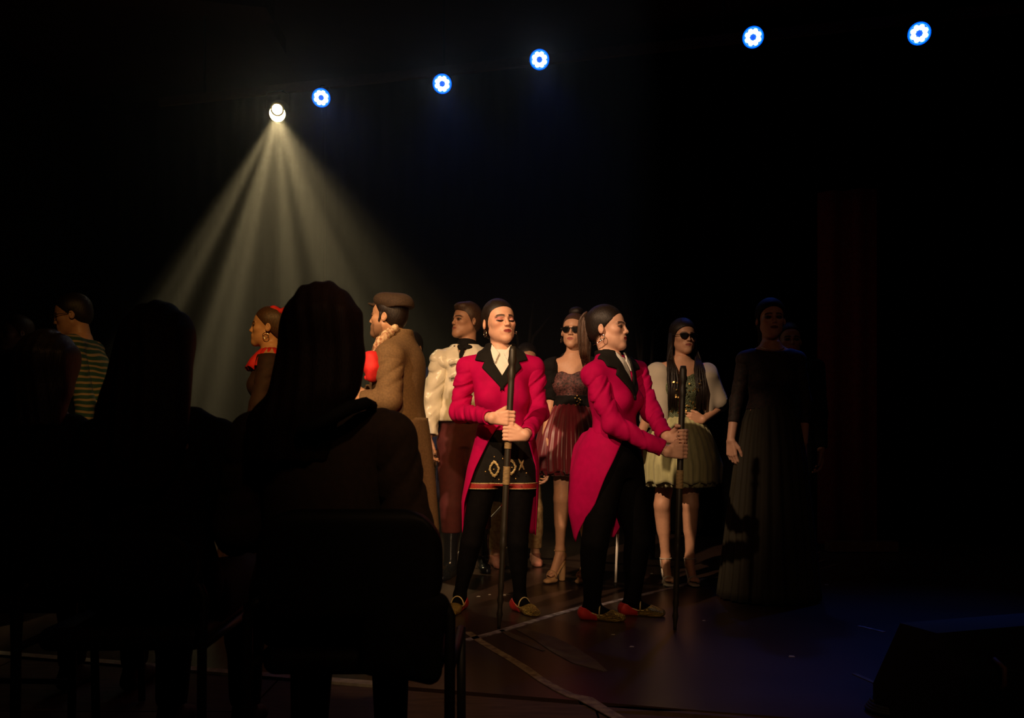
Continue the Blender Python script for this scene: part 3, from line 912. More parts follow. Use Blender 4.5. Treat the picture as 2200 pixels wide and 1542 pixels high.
tape('floor_tape', [(1045, 1180), (1090, 1176), (1130, 1184)], [.02, .05, .02], M['tape'], 'pale tape scrap on the floor behind the front usher', 'floor tape lines')
gg = np.random.default_rng(11)
for i, (px, py) in enumerate(((1317, 1363), (1357, 1389), (1028, 1281), (1052, 1277), (1084, 1278), (1775, 1256), (1512, 1333), (1400, 1232), (1700, 1410))):
    p = FL(px, py); B = MB(); s_ = .008 + .006 * gg.uniform()
    B.prism([(-s_, -.6 * s_), (.9 * s_, -.8 * s_), (s_, .5 * s_), (-.3 * s_, s_)], lambda q: (q[0], q[1], .0016), lambda q: (q[0], q[1], .0003))
    o = B.obj('paper_scrap', M['edge']); o.location = (p[0], p[1], 0)
    set_tags(o, 'tiny pale paper scrap on the floor ' + ('before the shoes of the usher turned right', 'right of the long yellowish tape', 'furthest left of the front staff', 'close left of the front staff, second scrap',
        'just right of the front staff', 'right of the hem of the dark gown', 'right of the staff of the usher turned right', 'behind the staff near the pale sandals', 'in the blue light at the right')[i], 'scrap', 'paper scraps on the stage floor')

# ------------------------------------------------------------------ the two ushers in crimson tailcoats
SKIN = (.70, .40, .28)
SKIN2 = (.64, .35, .22)

def sleeve(P, J, side, inf, material, end=.93, wr=(.004, 3, 0), name='sleeve', puff=0.0, h=.007, m=1.0, cuffcut=True, label=None, nz=0.0):
    F = Fld(); arm_into(F, J, side, inf, 1.0, wr, puff, m)
    if nz: F.noise(nz, 42, 1.0); F.noise(nz * .6, 75, 2.0)
    e, w_ = J['e' + side], J['w' + side]; d = unit(w_ - e); c = e + (w_ - e) * end
    F.half(d, float(d @ c))
    if cuffcut: F.cut(cap(c - d * .02, c + d * .1, .026 * m + inf + puff * .6 - .0115), .003)
    return P.part(name, F, material, h, label=label)

LAPEL = [(-.086, .050), (-.120, .022), (-.143, -.047), (-.094, -.059), (-.108, -.089), (.012, -.220), (.012, -.150), (-.043, -.060), (-.058, .010), (-.050, .050)]
VCUT = [(-.066, .09), (.066, .09), (.062, .01), (.046, -.06), (.008, -.21), (-.046, -.06), (-.062, .01)]
WING = [(-.056, .046), (-.008, -.010), (-.036, -.072), (-.066, -.010)]

def uv(J):
    r, nk = J['r'], J['neck']
    return lambda X, Y, Z: ((X - nk[0]) * r[0] + (Y - nk[1]) * r[1], Z - nk[2])

def front_only(F, J, off=0.0):
    f, nk = J['f'], J['neck']
    c = float(f @ nk) + off
    return F.fn(lambda D, X, Y, Z: np.maximum(D, c - (X * f[0] + Y * f[1])))

def polycut(F, J, poly, keep, m=1.0):
    """keep=True: keep only what lies inside the outline; False: remove it from the front"""
    g = uv(J); f, nk = J['f'], J['neck']; c = float(f @ nk)
    poly = [(a * m, b * m) for a, b in poly]
    def fn(D, X, Y, Z):
        U, V = g(X, Y, Z)
        q = poly2d(U, V, poly)
        if keep:
            hh = np.maximum(.008 - np.abs(D - q), 0) / .008
            return np.maximum(D, q) + hh * hh * .002
        q = np.maximum(q, c + .0 - (X * f[0] + Y * f[1]))
        return np.maximum(D, -q)
    return F.fn(fn)

def tailcoat(P, J, waist, hem, tails):
    nk = J['neck']
    F = Fld(); torso_into(F, J, .020)
    F.u(cap(nk + np.array([0, 0, -.02]), nk + np.array([0, 0, .02]) - J['f'] * .02, .066, .060), .02)
    F.noise(.004, 26); F.noise(.0035, 48, .7); F.half((0, 0, -1), -waist); F.half((0, 0, 1), nk[2] + .028)
    F.cut(cap(nk + np.array([0, 0, -.02]), nk + np.array([0, 0, .1]), .060), .004)
    polycut(F, J, VCUT, False)
    coat = P.part('tailcoat', F, M['coat_red'], .0075)
    for sd in 'ab': sleeve(P, J, sd, .015, M['coat_red'], nz=.005, h=.006, wr=(.0075, 3.2, 1.0 if sd == 'a' else 2.0))
    # black lapels and collar
    for sx in (-1, 1):
        F = Fld(); torso_into(F, J, .020); F.u(cap(nk + np.array([0, 0, -.02]), nk + np.array([0, 0, .02]) - J['f'] * .02, .066, .060), .02)
        F.noise(.004, 26)
        F.shell(.005, .0060); polycut(F, J, [(a * (-sx), b) for a, b in LAPEL], True); front_only(F, J, -.01)
        P.part('lapel', F, M['velvet_black'], .0045, parent=coat, label='black velvet lapel')
    F = Fld(); F.u(cap(nk + np.array([0, 0, -.02]), nk + np.array([0, 0, .03]) - J['f'] * .012, .078, .068), .02)
    F.fn(lambda D, X, Y, Z: np.abs(D) - .006)
    F.half((0, 0, 1), nk[2] + .046); F.half((0, 0, -1), -(nk[2] - .035))
    fr = J['f']; c0 = float(fr @ nk) + .03
    F.half(fr, c0)
    P.part('collar', F, M['velvet_black'], .0055, parent=coat, label='black velvet collar')
    # shirt
    F = Fld(); torso_into(F, J, .008); F.u(cap(nk + np.array([0, 0, -.03]), nk + np.array([0, 0, .015]), .060, .056), .02)
    F.half((0, 0, -1), -(waist - .02)); F.half((0, 0, 1), nk[2] + .012)
    sh = P.part('shirt', F, M['shirt_white'], .008)
    for sx in (-1, 1):
        F = Fld(); torso_into(F, J, .010); F.u(cap(nk + np.array([0, 0, -.03]), nk + np.array([0, 0, .03]), .064, .059), .02)
        F.shell(.008, .0045); polycut(F, J, [(a * (-sx), b) for a, b in WING], True); front_only(F, J, 0)
        P.part('shirt_collar', F, M['shirt_white'], .005, parent=sh)
    B = MB()
    for v in (-.085, -.130, -.175):
        p = nk + np.array([0, 0, v]) + J['f'] * (.118 + .1 * (-.05 - v))
        B.ellipsoid(p, (.005, .005, .005), 8, 6)
    # tails
    V, f = skirt(J, **tails)
    P.raw('coat_tails', V, f, M['coat_red'], coat)
    return coat

def mary_jane(P, J, side, mi=True):
    a, d = J['a' + side], unit((J['d' + side][0], J['d' + side][1], 0))
    g = np.array([a[0], a[1], 0.0]); sd = np.array([-d[1], d[0], 0])
    F = Fld(); foot_into(F, a, d, .004)
    F.cut(ell(g + d * .035 + np.array([0, 0, .078]), (.068, .060, .046), np.stack([d, sd, np.array([0, 0, 1.0])], 1)), .006)
    F.half((0, 0, 1), .066)
    def half(fr):
        c = float(d @ g) + .030
        return (lambda D, X, Y, Z: np.maximum(D, (X * d[0] + Y * d[1]) - c)) if fr == 'back' else (lambda D, X, Y, Z: np.maximum(D, c - (X * d[0] + Y * d[1])))
    Fb = Fld(); Fb.ops = list(F.ops); Fb.lo, Fb.hi = F.lo, F.hi; Fb.fn(half('back'))
    sh = P.part('shoe', F, M['gold_sequin'], .005, label='gold sequined strap shoe')
    Fb.fn(lambda D, X, Y, Z: D - .0025)
    P.part('heel_counter', Fb, M['red_leather'], .005, parent=sh, label='red heel of the shoe')
    # strap, edging
    B = MB(); pts = []
    for t in np.linspace(0, math.pi, 11):
        pts.append(g + d * .045 + sd * math.cos(t) * .036 + np.array([0, 0, .034 + .050 * math.sin(t)]))
    B.tube(pts, .0038, 6)
    P.mb('strap', B, M['goldthread'], parent=sh)
    B = MB(); pts = []
    for t in np.linspace(0, 2 * math.pi, 25):
        u_ = .030 + .075 * math.cos(t)
        pts.append(g + d * u_ + sd * math.sin(t) * .034 + np.array([0, 0, .034 + .030 * (math.cos(t / 1.0) < 0) * abs(math.cos(t))]))
    B.tube(pts, .0030, 6, cap=False)
    P.mb('edging', B, M['goldthread'], parent=sh)
    B = MB()
    gg = np.random.default_rng(int(abs(a[0]) * 1000))
    for i in range(46):
        u_ = gg.uniform(.075, .165); v_ = gg.uniform(-.034, .034) * (1 - ((u_ - .09) / .1) ** 2 * .4)
        zz = .050 - .2 * (u_ - .07) - 12 * v_ * v_ * .9
        Rr = rotz(gg.uniform(0, 6)) @ rotx(gg.uniform(-.9, .9)) @ roty(gg.uniform(-.9, .9))
        B.box(g + d * u_ + sd * v_ + np.array([0, 0, max(.012, zz)]), (.0042, .0042, .0007), Rr)
    P.mb('sequins', B, M['gold'], parent=sh, smooth=False, kind='stuff')
    return sh

def staff(bot, top, wraps, label, knobs):
    base = np.array([bot[0], bot[1], 0.0])
    root = empty('staff', base, label, 'staff', 'ushers staffs')
    bot = np.array(bot, float); top = np.array(top, float); ax = top - bot; L = np.linalg.norm(ax)
    B = MB(); n = 60; pts, rr = [], []
    for i in range(n + 1):
        t = i / n; r = .0158
        for kt, kr in knobs: r += kr * math.exp(-((t - kt) / .007) ** 2)
        if t > .94: r += .003
        if t < .3: r = .0115 + .0030 * t / .3 + sum(kr * math.exp(-((t - kt) / .007) ** 2) for kt, kr in knobs)
        if t < .02 or t > .985: r *= .75
        pts.append(bot + ax * t); rr.append(r)
    B.tube(pts, rr, 14)
    B.obj('shaft', M['staff'], root, True, base)
    for a, b in wraps:
        B = MB(); m = 24
        ps = [bot + ax * (a + (b - a) * i / m) for i in range(m + 1)]
        B.tube(ps, [.0178 + .0012 * (i % 2) for i in range(m + 1)], 14)
        B.obj('cord_wrap', M['staff_wrap'], root, True, base)
    return root

# ---- usher facing the audience
J = frame({}, 4)
YB = 4.80
J['pel'] = W(1085, 1000, YB); J['neck'] = W(1076, 757, 4.80)
J['sa'] = W(1005, 792, 4.82); J['sb'] = W(1145, 792, 4.82)
J['ea'] = W(986, 886, 4.80); J['eb'] = W(1158, 886, 4.78)
sA_bot = FL(1072, 1350); sA_top = W(1102, 744, 4.42)
def on_staff(b, t, py):
    zs = [b + (t - b) * k for k in np.linspace(0, 1, 400)]
    return min(zs, key=lambda p: abs(HY - (p[2] - CZ) * FPX / p[1] - py))
ax = unit(sA_top - sA_bot)
c1 = on_staff(sA_bot, sA_top, 898); c2 = on_staff(sA_bot, sA_top, 931)
g1, w1 = hand_grip(c1, ax, (1, -.15, .05), (.25, 1, 0), .0150)
g2, w2 = hand_grip(c2, ax, (-1, -.1, .25), (-.15, 1, 0), .0150)
J['wa'], J['wb'] = w1, w2
J['ha'] = W(1048, 1000, 4.80); J['hb'] = W(1120, 1000, 4.80)
J['ka'] = W(1012, 1165, 4.80); J['kb'] = W(1112, 1165, 4.78)
J['aa'] = W(988, 1297, 4.86); J['ab'] = W(1117, 1301, 4.82)
J['aa'][2] = .085; J['ab'][2] = .085
J['da'] = (-.25, -1); J['db'] = (.50, -.85)
P = Person((J['pel'][0], 4.80), 'person in a crimson tailcoat facing the audience, both hands on a dark staff')
h = Head(W(1073, 694, 4.80), 25, 6, -2, 1.05)
body = build_body(P, J, h, SKIN, (g1, g2), hh=.0024,
                  legm=.9, wide=1.02, face=dict(lip=(.25, .03, .035), eye='down', shadow=(.45, .11, .14), blush=.25, browk=1.45))
F = hair_slick(h, .012, .004)
F.u(h.ell((0, .118, -.02), (.035, .03, .04)), .02)
hr = P.part('hair', F, M['hair'], .0045)
hoop(P, h, -1)
B = MB(); B.tube([h.P((.070, -.02, -.055)), h.P((.058, -.070, -.070)), h.P((.045, -.098, -.068))], .0016); B.ellipsoid(h.P((.044, -.101, -.067)), (.005, .005, .005), 8, 6)
P.mb('headset_microphone', B, M['silver'])
zw = W(0, 925, 4.8)[2]; zh = W(0, 1152, 4.8)[2]
pc = J['pel']
coat = tailcoat(P, J, zw, zh, dict(
    zs=[zw + .03, zw - .06, zw - .20, zw - .38, zh], cs=[(pc[0], 4.80), (pc[0], 4.80), (pc[0] - .01, 4.82), (pc[0] - .03, 4.84), (pc[0] - .035, 4.86)],
    rxs=[.148, .168, .198, .212, .205], rys=[.118, .135, .165, .18, .17], ryb=[.118, .14, .17, .19, .19],
    folds=7, amp=(.0, .025), nu=90, nv=26, th=.006, th0=lambda t: (14 + 66 * t ** .8, 24 + 62 * t ** .7), seed=4, vent=(.42, 62)))
# embroidered shorts with red hem
F = Fld(); torso_into(F, J, .010, bust=False); leg_into(F, J, 'a', .012, .88, .012); leg_into(F, J, 'b', .012, .88, .012)
zs = W(0, 1050, 4.72)[2]; ops = list(F.ops)
F.half((0, 0, -1), -zs); F.half((0, 0, 1), zw + .02)
so = P.part('shorts', F, M['velvet_black'], .008, label='black shorts embroidered in gold')
F2 = Fld(); F2.ops = list(ops); F2.lo, F2.hi = F.lo, F.hi; F2.shell(.004, .0055); F2.half((0, 0, -1), -(zs - .004)); F2.half((0, 0, 1), zs + .030)
P.part('hem_band', F2, M['red_band'], .006, parent=so, label='red braid hem')
for zo in (0.0, .030):
    F2 = Fld(); F2.ops = list(ops); F2.lo, F2.hi = F.lo, F.hi; F2.shell(.007, .0055); F2.half((0, 0, -1), -(zs + zo - .003)); F2.half((0, 0, 1), zs + zo + .003)
    P.part('gold_piping', F2, M['goldthread'], .005, parent=so)
def motif(px, py, wx, wz, ring, ang=0):
    c = W(px, py, 4.70)
    F2 = Fld(); F2.ops = list(ops); F2.lo, F2.hi = F.lo.copy(), F.hi.copy(); F2.shell(.005, .005)
    F2.lo = np.maximum(F2.lo, c - np.array([.07, .3, .07])); F2.hi = np.minimum(F2.hi, c + np.array([.07, .05, .07]))
    ca, sa = math.cos(rad(ang)), math.sin(rad(ang))
    def fn(D, X, Y, Z):
        u = (X - c[0]) * ca + (Z - c[2]) * sa; v = -(X - c[0]) * sa + (Z - c[2]) * ca
        an = np.arctan2(v / wz, u / wx)
        q = (np.abs(u / wx) ** 1.4 + np.abs(v / wz) ** 1.4) ** (1 / 1.4) - 1 - .06 * np.sin(12 * an)
        q = q * min(wx, wz)
        if ring: q = np.abs(q) - ring
        return np.maximum(np.maximum(D, q), Y - c[1] - .06)
    F2.fn(fn)
    P.part('embroidery', F2, M['goldthread'], .004, parent=so)
motif(1062, 1007, .024, .038, .006); motif(1098, 1003, .024, .036, .006)
motif(1120, 997, .007, .040, 0, 28); motif(1120, 999, .007, .036, 0, -24)
B = MB()
for (px, py) in ((1062, 981), (1043, 1013), (1061, 1008), (1100, 1004), (1083, 1020), (1080, 985), (1108, 1028), (1072, 1030), (1064, 1022), (1131, 1016)):
    B.ellipsoid(W(px, py, 4.655), (.0042, .0042, .0042), 8, 6)
P.mb('studs', B, M['gold'], parent=so, kind='stuff')
F = Fld()
for sd in 'ab':
    leg_into(F, J, sd, .005, .93); foot_into(F, J['a' + sd], J['d' + sd], .001)
P.part('tights', F, M['tights'], .009, detail=[(np.array([-9, -9, -.1]), np.array([9, 9, .12]), .0065)])
for sd in 'ab': mary_jane(P, J, sd)
staff(sA_bot, sA_top, ((.508, .573), (.636, .660)), 'dark knobbed staff held upright by the usher facing the audience',
      ((.05, .004), (.10, .004), (.155, .005), (.19, .003), (.30, .004), (.345, .004), (.945, .006), (.90, .005)))

# ---- usher in profile, facing right
J = frame({}, 56)
J['pel'] = W(1325, 990, 4.62); J['neck'] = W(1312, 772, 4.62)
J['sa'] = W(1276, 806, 4.50); J['sb'] = W(1368, 800, 4.78)
J['ea'] = W(1316, 912, 4.42); J['eb'] = W(1398, 885, 4.66)
sB_bot = FL(1450, 1352); sB_top = W(1468, 786, 4.45)
ax = unit(sB_top - sB_bot)
c1 = on_staff(sB_bot, sB_top, 970); c2 = on_staff(sB_bot, sB_top, 937)
g1, w1 = hand_grip(c1, ax, (1, .15, -.1), (-.05, 1, 0), .0150)
g2, w2 = hand_grip(c2, ax, (1, -.45, 0), (-.4, -1, 0), .0150)
J['wa'], J['wb'] = w1, w2
J['ha'] = W(1305, 1000, 4.56); J['hb'] = W(1342, 1000, 4.68)
J['ka'] = W(1278, 1165, 4.52); J['kb'] = W(1372, 1160, 4.70)
J['aa'] = W(1272, 1300, 4.60); J['ab'] = W(1358, 1296, 4.72)
J['aa'][2] = .085; J['ab'][2] = .085
J['da'] = (1, -.32); J['db'] = (1, -.22)
P = Person((J['pel'][0], 4.62), 'person in a crimson tailcoat with a ponytail, turned right, gripping a dark staff')
h = Head(W(1306, 706, 4.62), 66, 3, 0, 1.0)
body = build_body(P, J, h, SKIN, (g1, g2), hh=.0024, wide=.98, face=dict(lip=(.33, .03, .04), eye='dark', blush=.2, browk=1.4))
F = hair_slick(h, .010, .004)
F.u(h.ell((0, .112, .070), (.022, .022, .022)), .015)
hr = P.part('hair', F, M['hair'], .0045)
tb = h.P((0, .108, .080)); td = h.D((0, 1, 0)); tr = h.D((1, 0, 0))
def tailp(a, b, t):
    p = tb + td * (.020 * math.sin(min(1, t * 2.2) * 1.9) + .012 * b * t - .004 * t) + tr * a * (.010 + .022 * math.sin(t * 2.6)) + np.array([0, 0, .022 * math.sin(t * 3.1) * (1 - t) + .02 * b * (1 - t) - (.245 + .03 * a) * t ** 1.25])
    return p + td * b * .020 * math.sin(t * 2.8)
P.mb('ponytail', strands(tailp, 150, .0050, 5, 10, 5), M['hair_brown'], label='long brown ponytail')
hoop(P, h, -1, .013)
B = MB(); B.tube([h.P((-.084, .010, -.066)), h.P((-.080, .03, -.078))], .003); B.tube([h.P((-.080, .03, -.078)), h.P((-.060, .066, -.086))], .0016)
P.mb('headset_clip', B, M['silver'])
zw = W(0, 935, 4.6)[2]; zh = W(0, 1166, 4.55)[2]; pc = J['pel']
bk = -J['f']
def off(k): return (pc[0] + bk[0] * k, pc[1] + bk[1] * k)
tailcoat(P, J, zw, zh, dict(
    zs=[zw + .04, zw - .06, zw - .20, zw - .40, zh], cs=[off(.015), off(.0), off(.0), off(.02), off(.05)],
    rxs=[.140, .185, .212, .205, .17], rys=[.112, .130, .14, .13, .11], ryb=[.125, .205, .255, .255, .19],
    folds=6, amp=(.0, .03), nu=90, nv=26, th=.006, th0=lambda t: (28 + 74 * t + 26 * t * t, 35 + 70 * t), seed=9, vent=(.30, 26)))
F = Fld(); torso_into(F, J, .008, bust=False)
for sd in 'ab': leg_into(F, J, sd, .012, 1.04)
for sd in 'ab': foot_into(F, J['a' + sd], J['d' + sd], .001)
F.half((0, 0, 1), zw + .03)
P.part('trousers', F, M['tights'], .009, detail=[(np.array([-9, -9, -.1]), np.array([9, 9, .12]), .0065)])
for sd in 'ab': mary_jane(P, J, sd)
staff(sB_bot, sB_top, ((.53, .60),), 'dark knobbed staff gripped by the usher turned right',
      ((.05, .004), (.10, .004), (.155, .005), (.19, .003), (.30, .004), (.345, .004), (.945, .006), (.90, .005)))

# ------------------------------------------------------------------ the rest of the cast
def bands(F, lo=None, hi=None):
    if lo is not None: F.half((0, 0, -1), -lo)
    if hi is not None: F.half((0, 0, 1), hi)
    return F
def clone(F):
    G = Fld(); G.ops = list(F.ops); G.lo, G.hi = F.lo.copy(), F.hi.copy(); return G
def zpix(py, Y): return W(0, py, Y)[2]
def low_shoes(P, J, material, inf=.006, h=.007, top=.085, label=None):
    for sd in 'ab':
        F = Fld(); foot_into(F, J['a' + sd], J['d' + sd], inf); bands(F, None, top)
        P.part('shoe', F, material, h, label=label)
def beads(pts, r):
    B = MB()
    for p in pts: B.ellipsoid(p, (r, r, r), 7, 5)
    return B

# ---- maroon party dress, sunglasses, hair in a bun
Y = 5.79
J = frame({}, -12)
J.update(pel=W(1228, 915, Y), neck=W(1231, 768, Y), sa=W(1184, 789, Y - .02), sb=W(1282, 789, Y + .02), ea=W(1183, 868, Y), eb=W(1292, 870, Y + .02),
         wa=W(1172, 930, Y - .08), wb=W(1296, 940, Y - .05), ha=W(1212, 935, Y), hb=W(1250, 935, Y), ka=W(1206, 1072, Y - .02), kb=W(1252, 1072, Y),
         aa=W(1203, 1192, Y + .03), ab=W(1262, 1194, Y + .03), da=(-.62, -.80), db=(-.45, -.9), sc=.97)
J['aa'][2] = .215; J['ab'][2] = .215
P = Person((J['pel'][0], Y), 'person in a short maroon party dress and black sunglasses, hair in a bun')
h = Head(W(1233, 712, Y), -17, 2, 3, .97)
F0 = Fld()
hd = [hand_relaxed(J['wa'], (-.1, 0, -1), (.9, .2, 0), (0, -1, 0)), hand_relaxed(J['wb'], (.1, -.1, -1), (-.9, .2, 0), (0, -1, 0))]
_foot = foot_into
foot_into = lambda F, a, d, inf=0.0, s=1.0, lift=0.0: heel_foot_into(F, a, d, .040, .135, inf)
build_body(P, J, h, SKIN2, hd, hh=.0032, face=dict(lip=(.38, .10, .08), eye='dark'), armm=.85, legm=.92)
foot_into = _foot
hr = P.part('hair', hair_slick(h, .010, .003), M['hair_brown'], .005)
F = Fld(); F.u(h.ell((0, .030, .135), (.050, .050, .040)), .01); F.noise(.004, 70)
P.part('bun', F, M['hair'], .006, parent=hr)
sunglasses(P, h)
hoop(P, h, -1, .020)
zt, zw, zh = zpix(806, Y), zpix(868, Y), zpix(1012, Y)
F = Fld(); torso_into(F, J, .007); Fc = clone(F)
g = uv(J); nk = J['neck']
top = zt - nk[2]
F.fn(lambda D, X, Y_, Z: np.maximum(D, (Z - nk[2]) - (top + .022 * np.exp(-((np.abs(g(X, Y_, Z)[0]) - .062) / .038) ** 2)) + 0 * X))
bands(F, zw - .03)
bo = P.part('bodice', F, M['lace'], .007, label='dark lace bodice')
F = clone(Fc); F.shell(.005, .006); bands(F, zw - .02, zw + .055)
P.part('waistband', F, M['cloth_black'], .007, parent=bo)
P.mb('brooch', beads([W(1240 + dx, 862 + dy, Y - .115) for dx, dy in ((0, 0), (4, -6), (-4, -7), (2, 6), (-3, 8), (5, 3), (0, -12), (7, -3))], .0065), M['gold'], parent=bo)
pc = J['pel']
V, f = skirt(J, [zw + .012, zw - .06, zw - .18, zw - .34, zh], [(pc[0], Y)] * 5, [.118, .160, .212, .245, .240], [.095, .145, .200, .235, .230],
             folds=26, amp=(.02, .07), nu=200, nv=26, th=.005, seed=2, hemwave=.010)
sk = P.raw('skirt', V, f, M['maroon_tulle'])
V, f = skirt(J, [zh + .05, zh + .01, zh - .025], [(pc[0], Y)] * 3, [.215, .225, .200], [.205, .215, .19], folds=36, amp=(.05, .09), nu=220, nv=8, th=.004, seed=12)
P.raw('underskirt', V, f, M['maroon_tulle'], sk)
# black bolero
for sd in 'ab': sleeve(P, J, sd, .016, M['cloth_black'], end=-.05, wr=(.003, 3, 0), h=.009, m=.9, cuffcut=False, name='bolero_sleeve')
F = Fld(); torso_into(F, J, .016, bust=True); bands(F, zt - .06, None)
polycut(F, J, [(-.092, .2), (.092, .2), (.105, -.10), (.12, -.4), (-.12, -.4), (-.105, -.10)], False)
P.part('bolero', F, M['cloth_black'], .009, label='open black bolero')
for sd in 'ab': heel_shoe(P, J['a' + sd], J['d' + sd], .040, .135, M['nude_shoe'], .020, label='nude platform sandal with a block heel')

# ---- pale green party dress, shawl, sunglasses, long hair
Y = 5.70
J = frame({}, 6)
cane_b, cane_t = FL(1322, 1262), W(1336, 935, 5.52)
cax = unit(cane_t - cane_b)
ga, wa = hand_grip(cane_b + cax * ((cane_t - cane_b) @ cax - .09), cax, (-1, -.3, 0), (-.2, 1, 0), .008)
J.update(pel=W(1459, 928, Y), neck=W(1464, 776, Y), sa=W(1412, 797, Y), sb=W(1517, 797, Y), ea=W(1396, 880, Y - .02), eb=W(1551, 871, Y + .03),
         wa=wa, wb=W(1511, 901, Y - .10), ha=W(1440, 948, Y), hb=W(1480, 948, Y), ka=W(1422, 1085, Y - .02), kb=W(1484, 1085, Y - .02),
         aa=W(1430, 1196, Y + .04), ab=W(1482, 1198, Y + .04), da=(.02, -1), db=(.06, -1), sc=.97)
J['aa'][2] = .175; J['ab'][2] = .175
P = Person((J['pel'][0], Y), 'person in a short pale green party dress with a pale shawl and black sunglasses')
h = Head(W(1468, 724, Y), 12, 0, 0, .95)
hb = hand_relaxed(J['wb'], (-1, -.05, .12), (-.25, 1, -.1), (-.1, 0, 1), .95, curl=(22, 26, 18))
foot_into = lambda F, a, d, inf=0.0, s=1.0, lift=0.0: heel_foot_into(F, a, d, .018, .095, inf)
build_body(P, J, h, SKIN2, [ga, hb], hh=.0032, face=dict(lip=(.30, .08, .07), eye='dark'), armm=.88, legm=.92)
foot_into = _foot
F = hair_slick(h, .014, .010, plane=((0, .150, .150), -.012))
hr = P.part('hair', F, M['hair'], .005)
B = MB(); gg = np.random.default_rng(4)
for i in range(120):
    sx = -1 if i % 2 else 1; a, b = gg.uniform(0, 1, 2)
    p0 = h.P((sx * (.070 + .012 * a), .0 + .05 * b, .03)); p1 = h.P((sx * (.082 + .010 * a), -.01 + .05 * b, -.07))
    p2 = J['neck'] + J['r'] * sx * (.060 + .055 * a) + J['f'] * (.075 + .03 * b) + np.array([0, 0, -.06])
    p3 = J['neck'] + J['r'] * sx * (.062 + .060 * a) + J['f'] * (.118 + .015 * b) + np.array([0, 0, -.19]); p4 = p3 + np.array([0, 0, -.10 - .03 * b]) - J['f'] * .02 + J['r'] * .01 * math.sin(9 * a)
    B.tube([p0, p1, (p1 + p2) / 2 + J['r'] * sx * .008, p2, (p2 + p3) / 2 + J['r'] * .008 * math.sin(20 * a), p3, p4], [.006, .007, .007, .007, .007, .006, .002], 5)
P.mb('long_locks', B, M['hair'], parent=hr)
sunglasses(P, h)
zt, zw, zh = zpix(812, Y), zpix(895, Y), zpix(1034, Y)
F = Fld(); torso_into(F, J, .007); Fc = clone(F)
g2 = uv(J); nk2 = J['neck'].copy(); top2 = zt - nk2[2]
F.fn(lambda D, X, Y_, Z: np.maximum(D, (Z - nk2[2]) - (top2 + .025 * np.exp(-((np.abs(g2(X, Y_, Z)[0]) - .062) / .038) ** 2)) + 0 * X)); bands(F, zw - .05)
bo = P.part('bodice', F, M['green_bodice'], .007, label='green sequined bodice')
gg = np.random.default_rng(8); B = MB()
for i in range(90):
    a = gg.uniform(-1.1, 1.1); z = gg.uniform(zw - .02, zt - .01)
    t = (nk2[2] - z) / (nk2[2] - J['pel'][2]); rx = np.interp(1 - t, (.38, .60, .78), (.124, .145, .15)); ry = rx * .76 + (.05 if .25 < t < .55 and .2 < abs(a) < .9 else .006)
    p = J['neck'] + (J['pel'] - J['neck']) * t + J['r'] * math.sin(a) * rx + J['f'] * math.cos(a) * (ry + .006)
    p[2] = z
    B.box(p, (.0048, .0048, .0012), rotz(a) @ rotx(rad(90) + gg.uniform(-.5, .5)) @ roty(gg.uniform(-.5, .5)))
P.mb('sequins', B, M['gold'], parent=bo, smooth=False, kind='stuff')
pc = J['pel']
V, f = skirt(J, [zw + .010, zw - .05, zw - .16, zw - .30, zh], [(pc[0], Y)] * 5, [.118, .170, .225, .268, .262], [.092, .150, .205, .25, .245],
             folds=30, amp=(.02, .045), nu=220, nv=26, th=.005, seed=3, hemwave=.008)
sk = P.raw('skirt', V, f, M['green_tulle'])
V, f = skirt(J, [zh + .06, zh + .01, zh - .030], [(pc[0], Y)] * 3, [.235, .240, .215], [.22, .225, .20], folds=40, amp=(.04, .08), nu=240, nv=8, th=.004, seed=13)
P.raw('underskirt', V, f, M['green_tulle'], sk)
F = Fld()
F.u(cap(J['neck'] + np.array([0, .05, -.05]), J['sa'] + np.array([0, .02, -.01]), .06, .058), .03); F.u(cap(J['neck'] + np.array([0, .05, -.05]), J['sb'] + np.array([0, .02, -.01]), .06, .058), .03)
F.u(cap(J['sa'] + np.array([.0, 0, -.02]), J['sa'] + np.array([-.045, -.02, -.30]), .072, .070), .03); F.u(cap(J['sa'] + np.array([.02, -.03, -.05]), J['sa'] + np.array([.01, -.07, -.36]), .066, .050), .03)
F.u(cap(J['sb'] + np.array([.0, 0, -.02]), J['sb'] + np.array([.075, .0, -.19]), .072, .066), .03); F.u(cap(J['sb'] + np.array([-.01, -.04, -.05]), J['sb'] + np.array([.01, -.04, -.27]), .062, .030), .03)
F.noise(.006, 34)
polycut(F, J, [(-.085, .2), (.085, .2), (.110, -.14), (.105, -.8), (-.105, -.8), (-.110, -.14)], False)
F.shell(-.006, .006)
F.cut(cap(J['eb'] + (J['sb'] - J['eb']) * .0, J['eb'] + np.array([.03, 0, -.14]), .075), .01)
P.part('shawl', F, M['shawl'], .0075, label='pale shawl over the shoulders')
for sd in 'ab': heel_shoe(P, J['a' + sd], J['d' + sd], .018, .095, M['shawl'], .010, label='pale strappy high-heeled sandal')

def white_cane(bot, top, label, red=(.38, .46), grip=.14):
    base = np.array([bot[0], bot[1], 0.0]); root = empty('white_cane', base, label, 'cane')
    ax_ = top - bot; L = np.linalg.norm(ax_)
    def seg(a, b, r, name, m):
        B = MB(); B.tube([bot + ax_ * a, bot + ax_ * b], r, 12); B.obj(name, m, root, True, base)
    seg(0, .035, .010, 'rubber_tip', M['rubber']); seg(.035, red[0], .0085, 'shaft', M['cane_white'])
    seg(red[0], red[1], .0087, 'red_section', M['cane_red']); seg(red[1], 1 - grip, .0085, 'shaft', M['cane_white']); seg(1 - grip, 1, .0125, 'grip', M['rubber'])
white_cane(cane_b, cane_t + cax * .03, 'white cane with a red section standing between the legs of the usher turned right', red=(.345, .43))

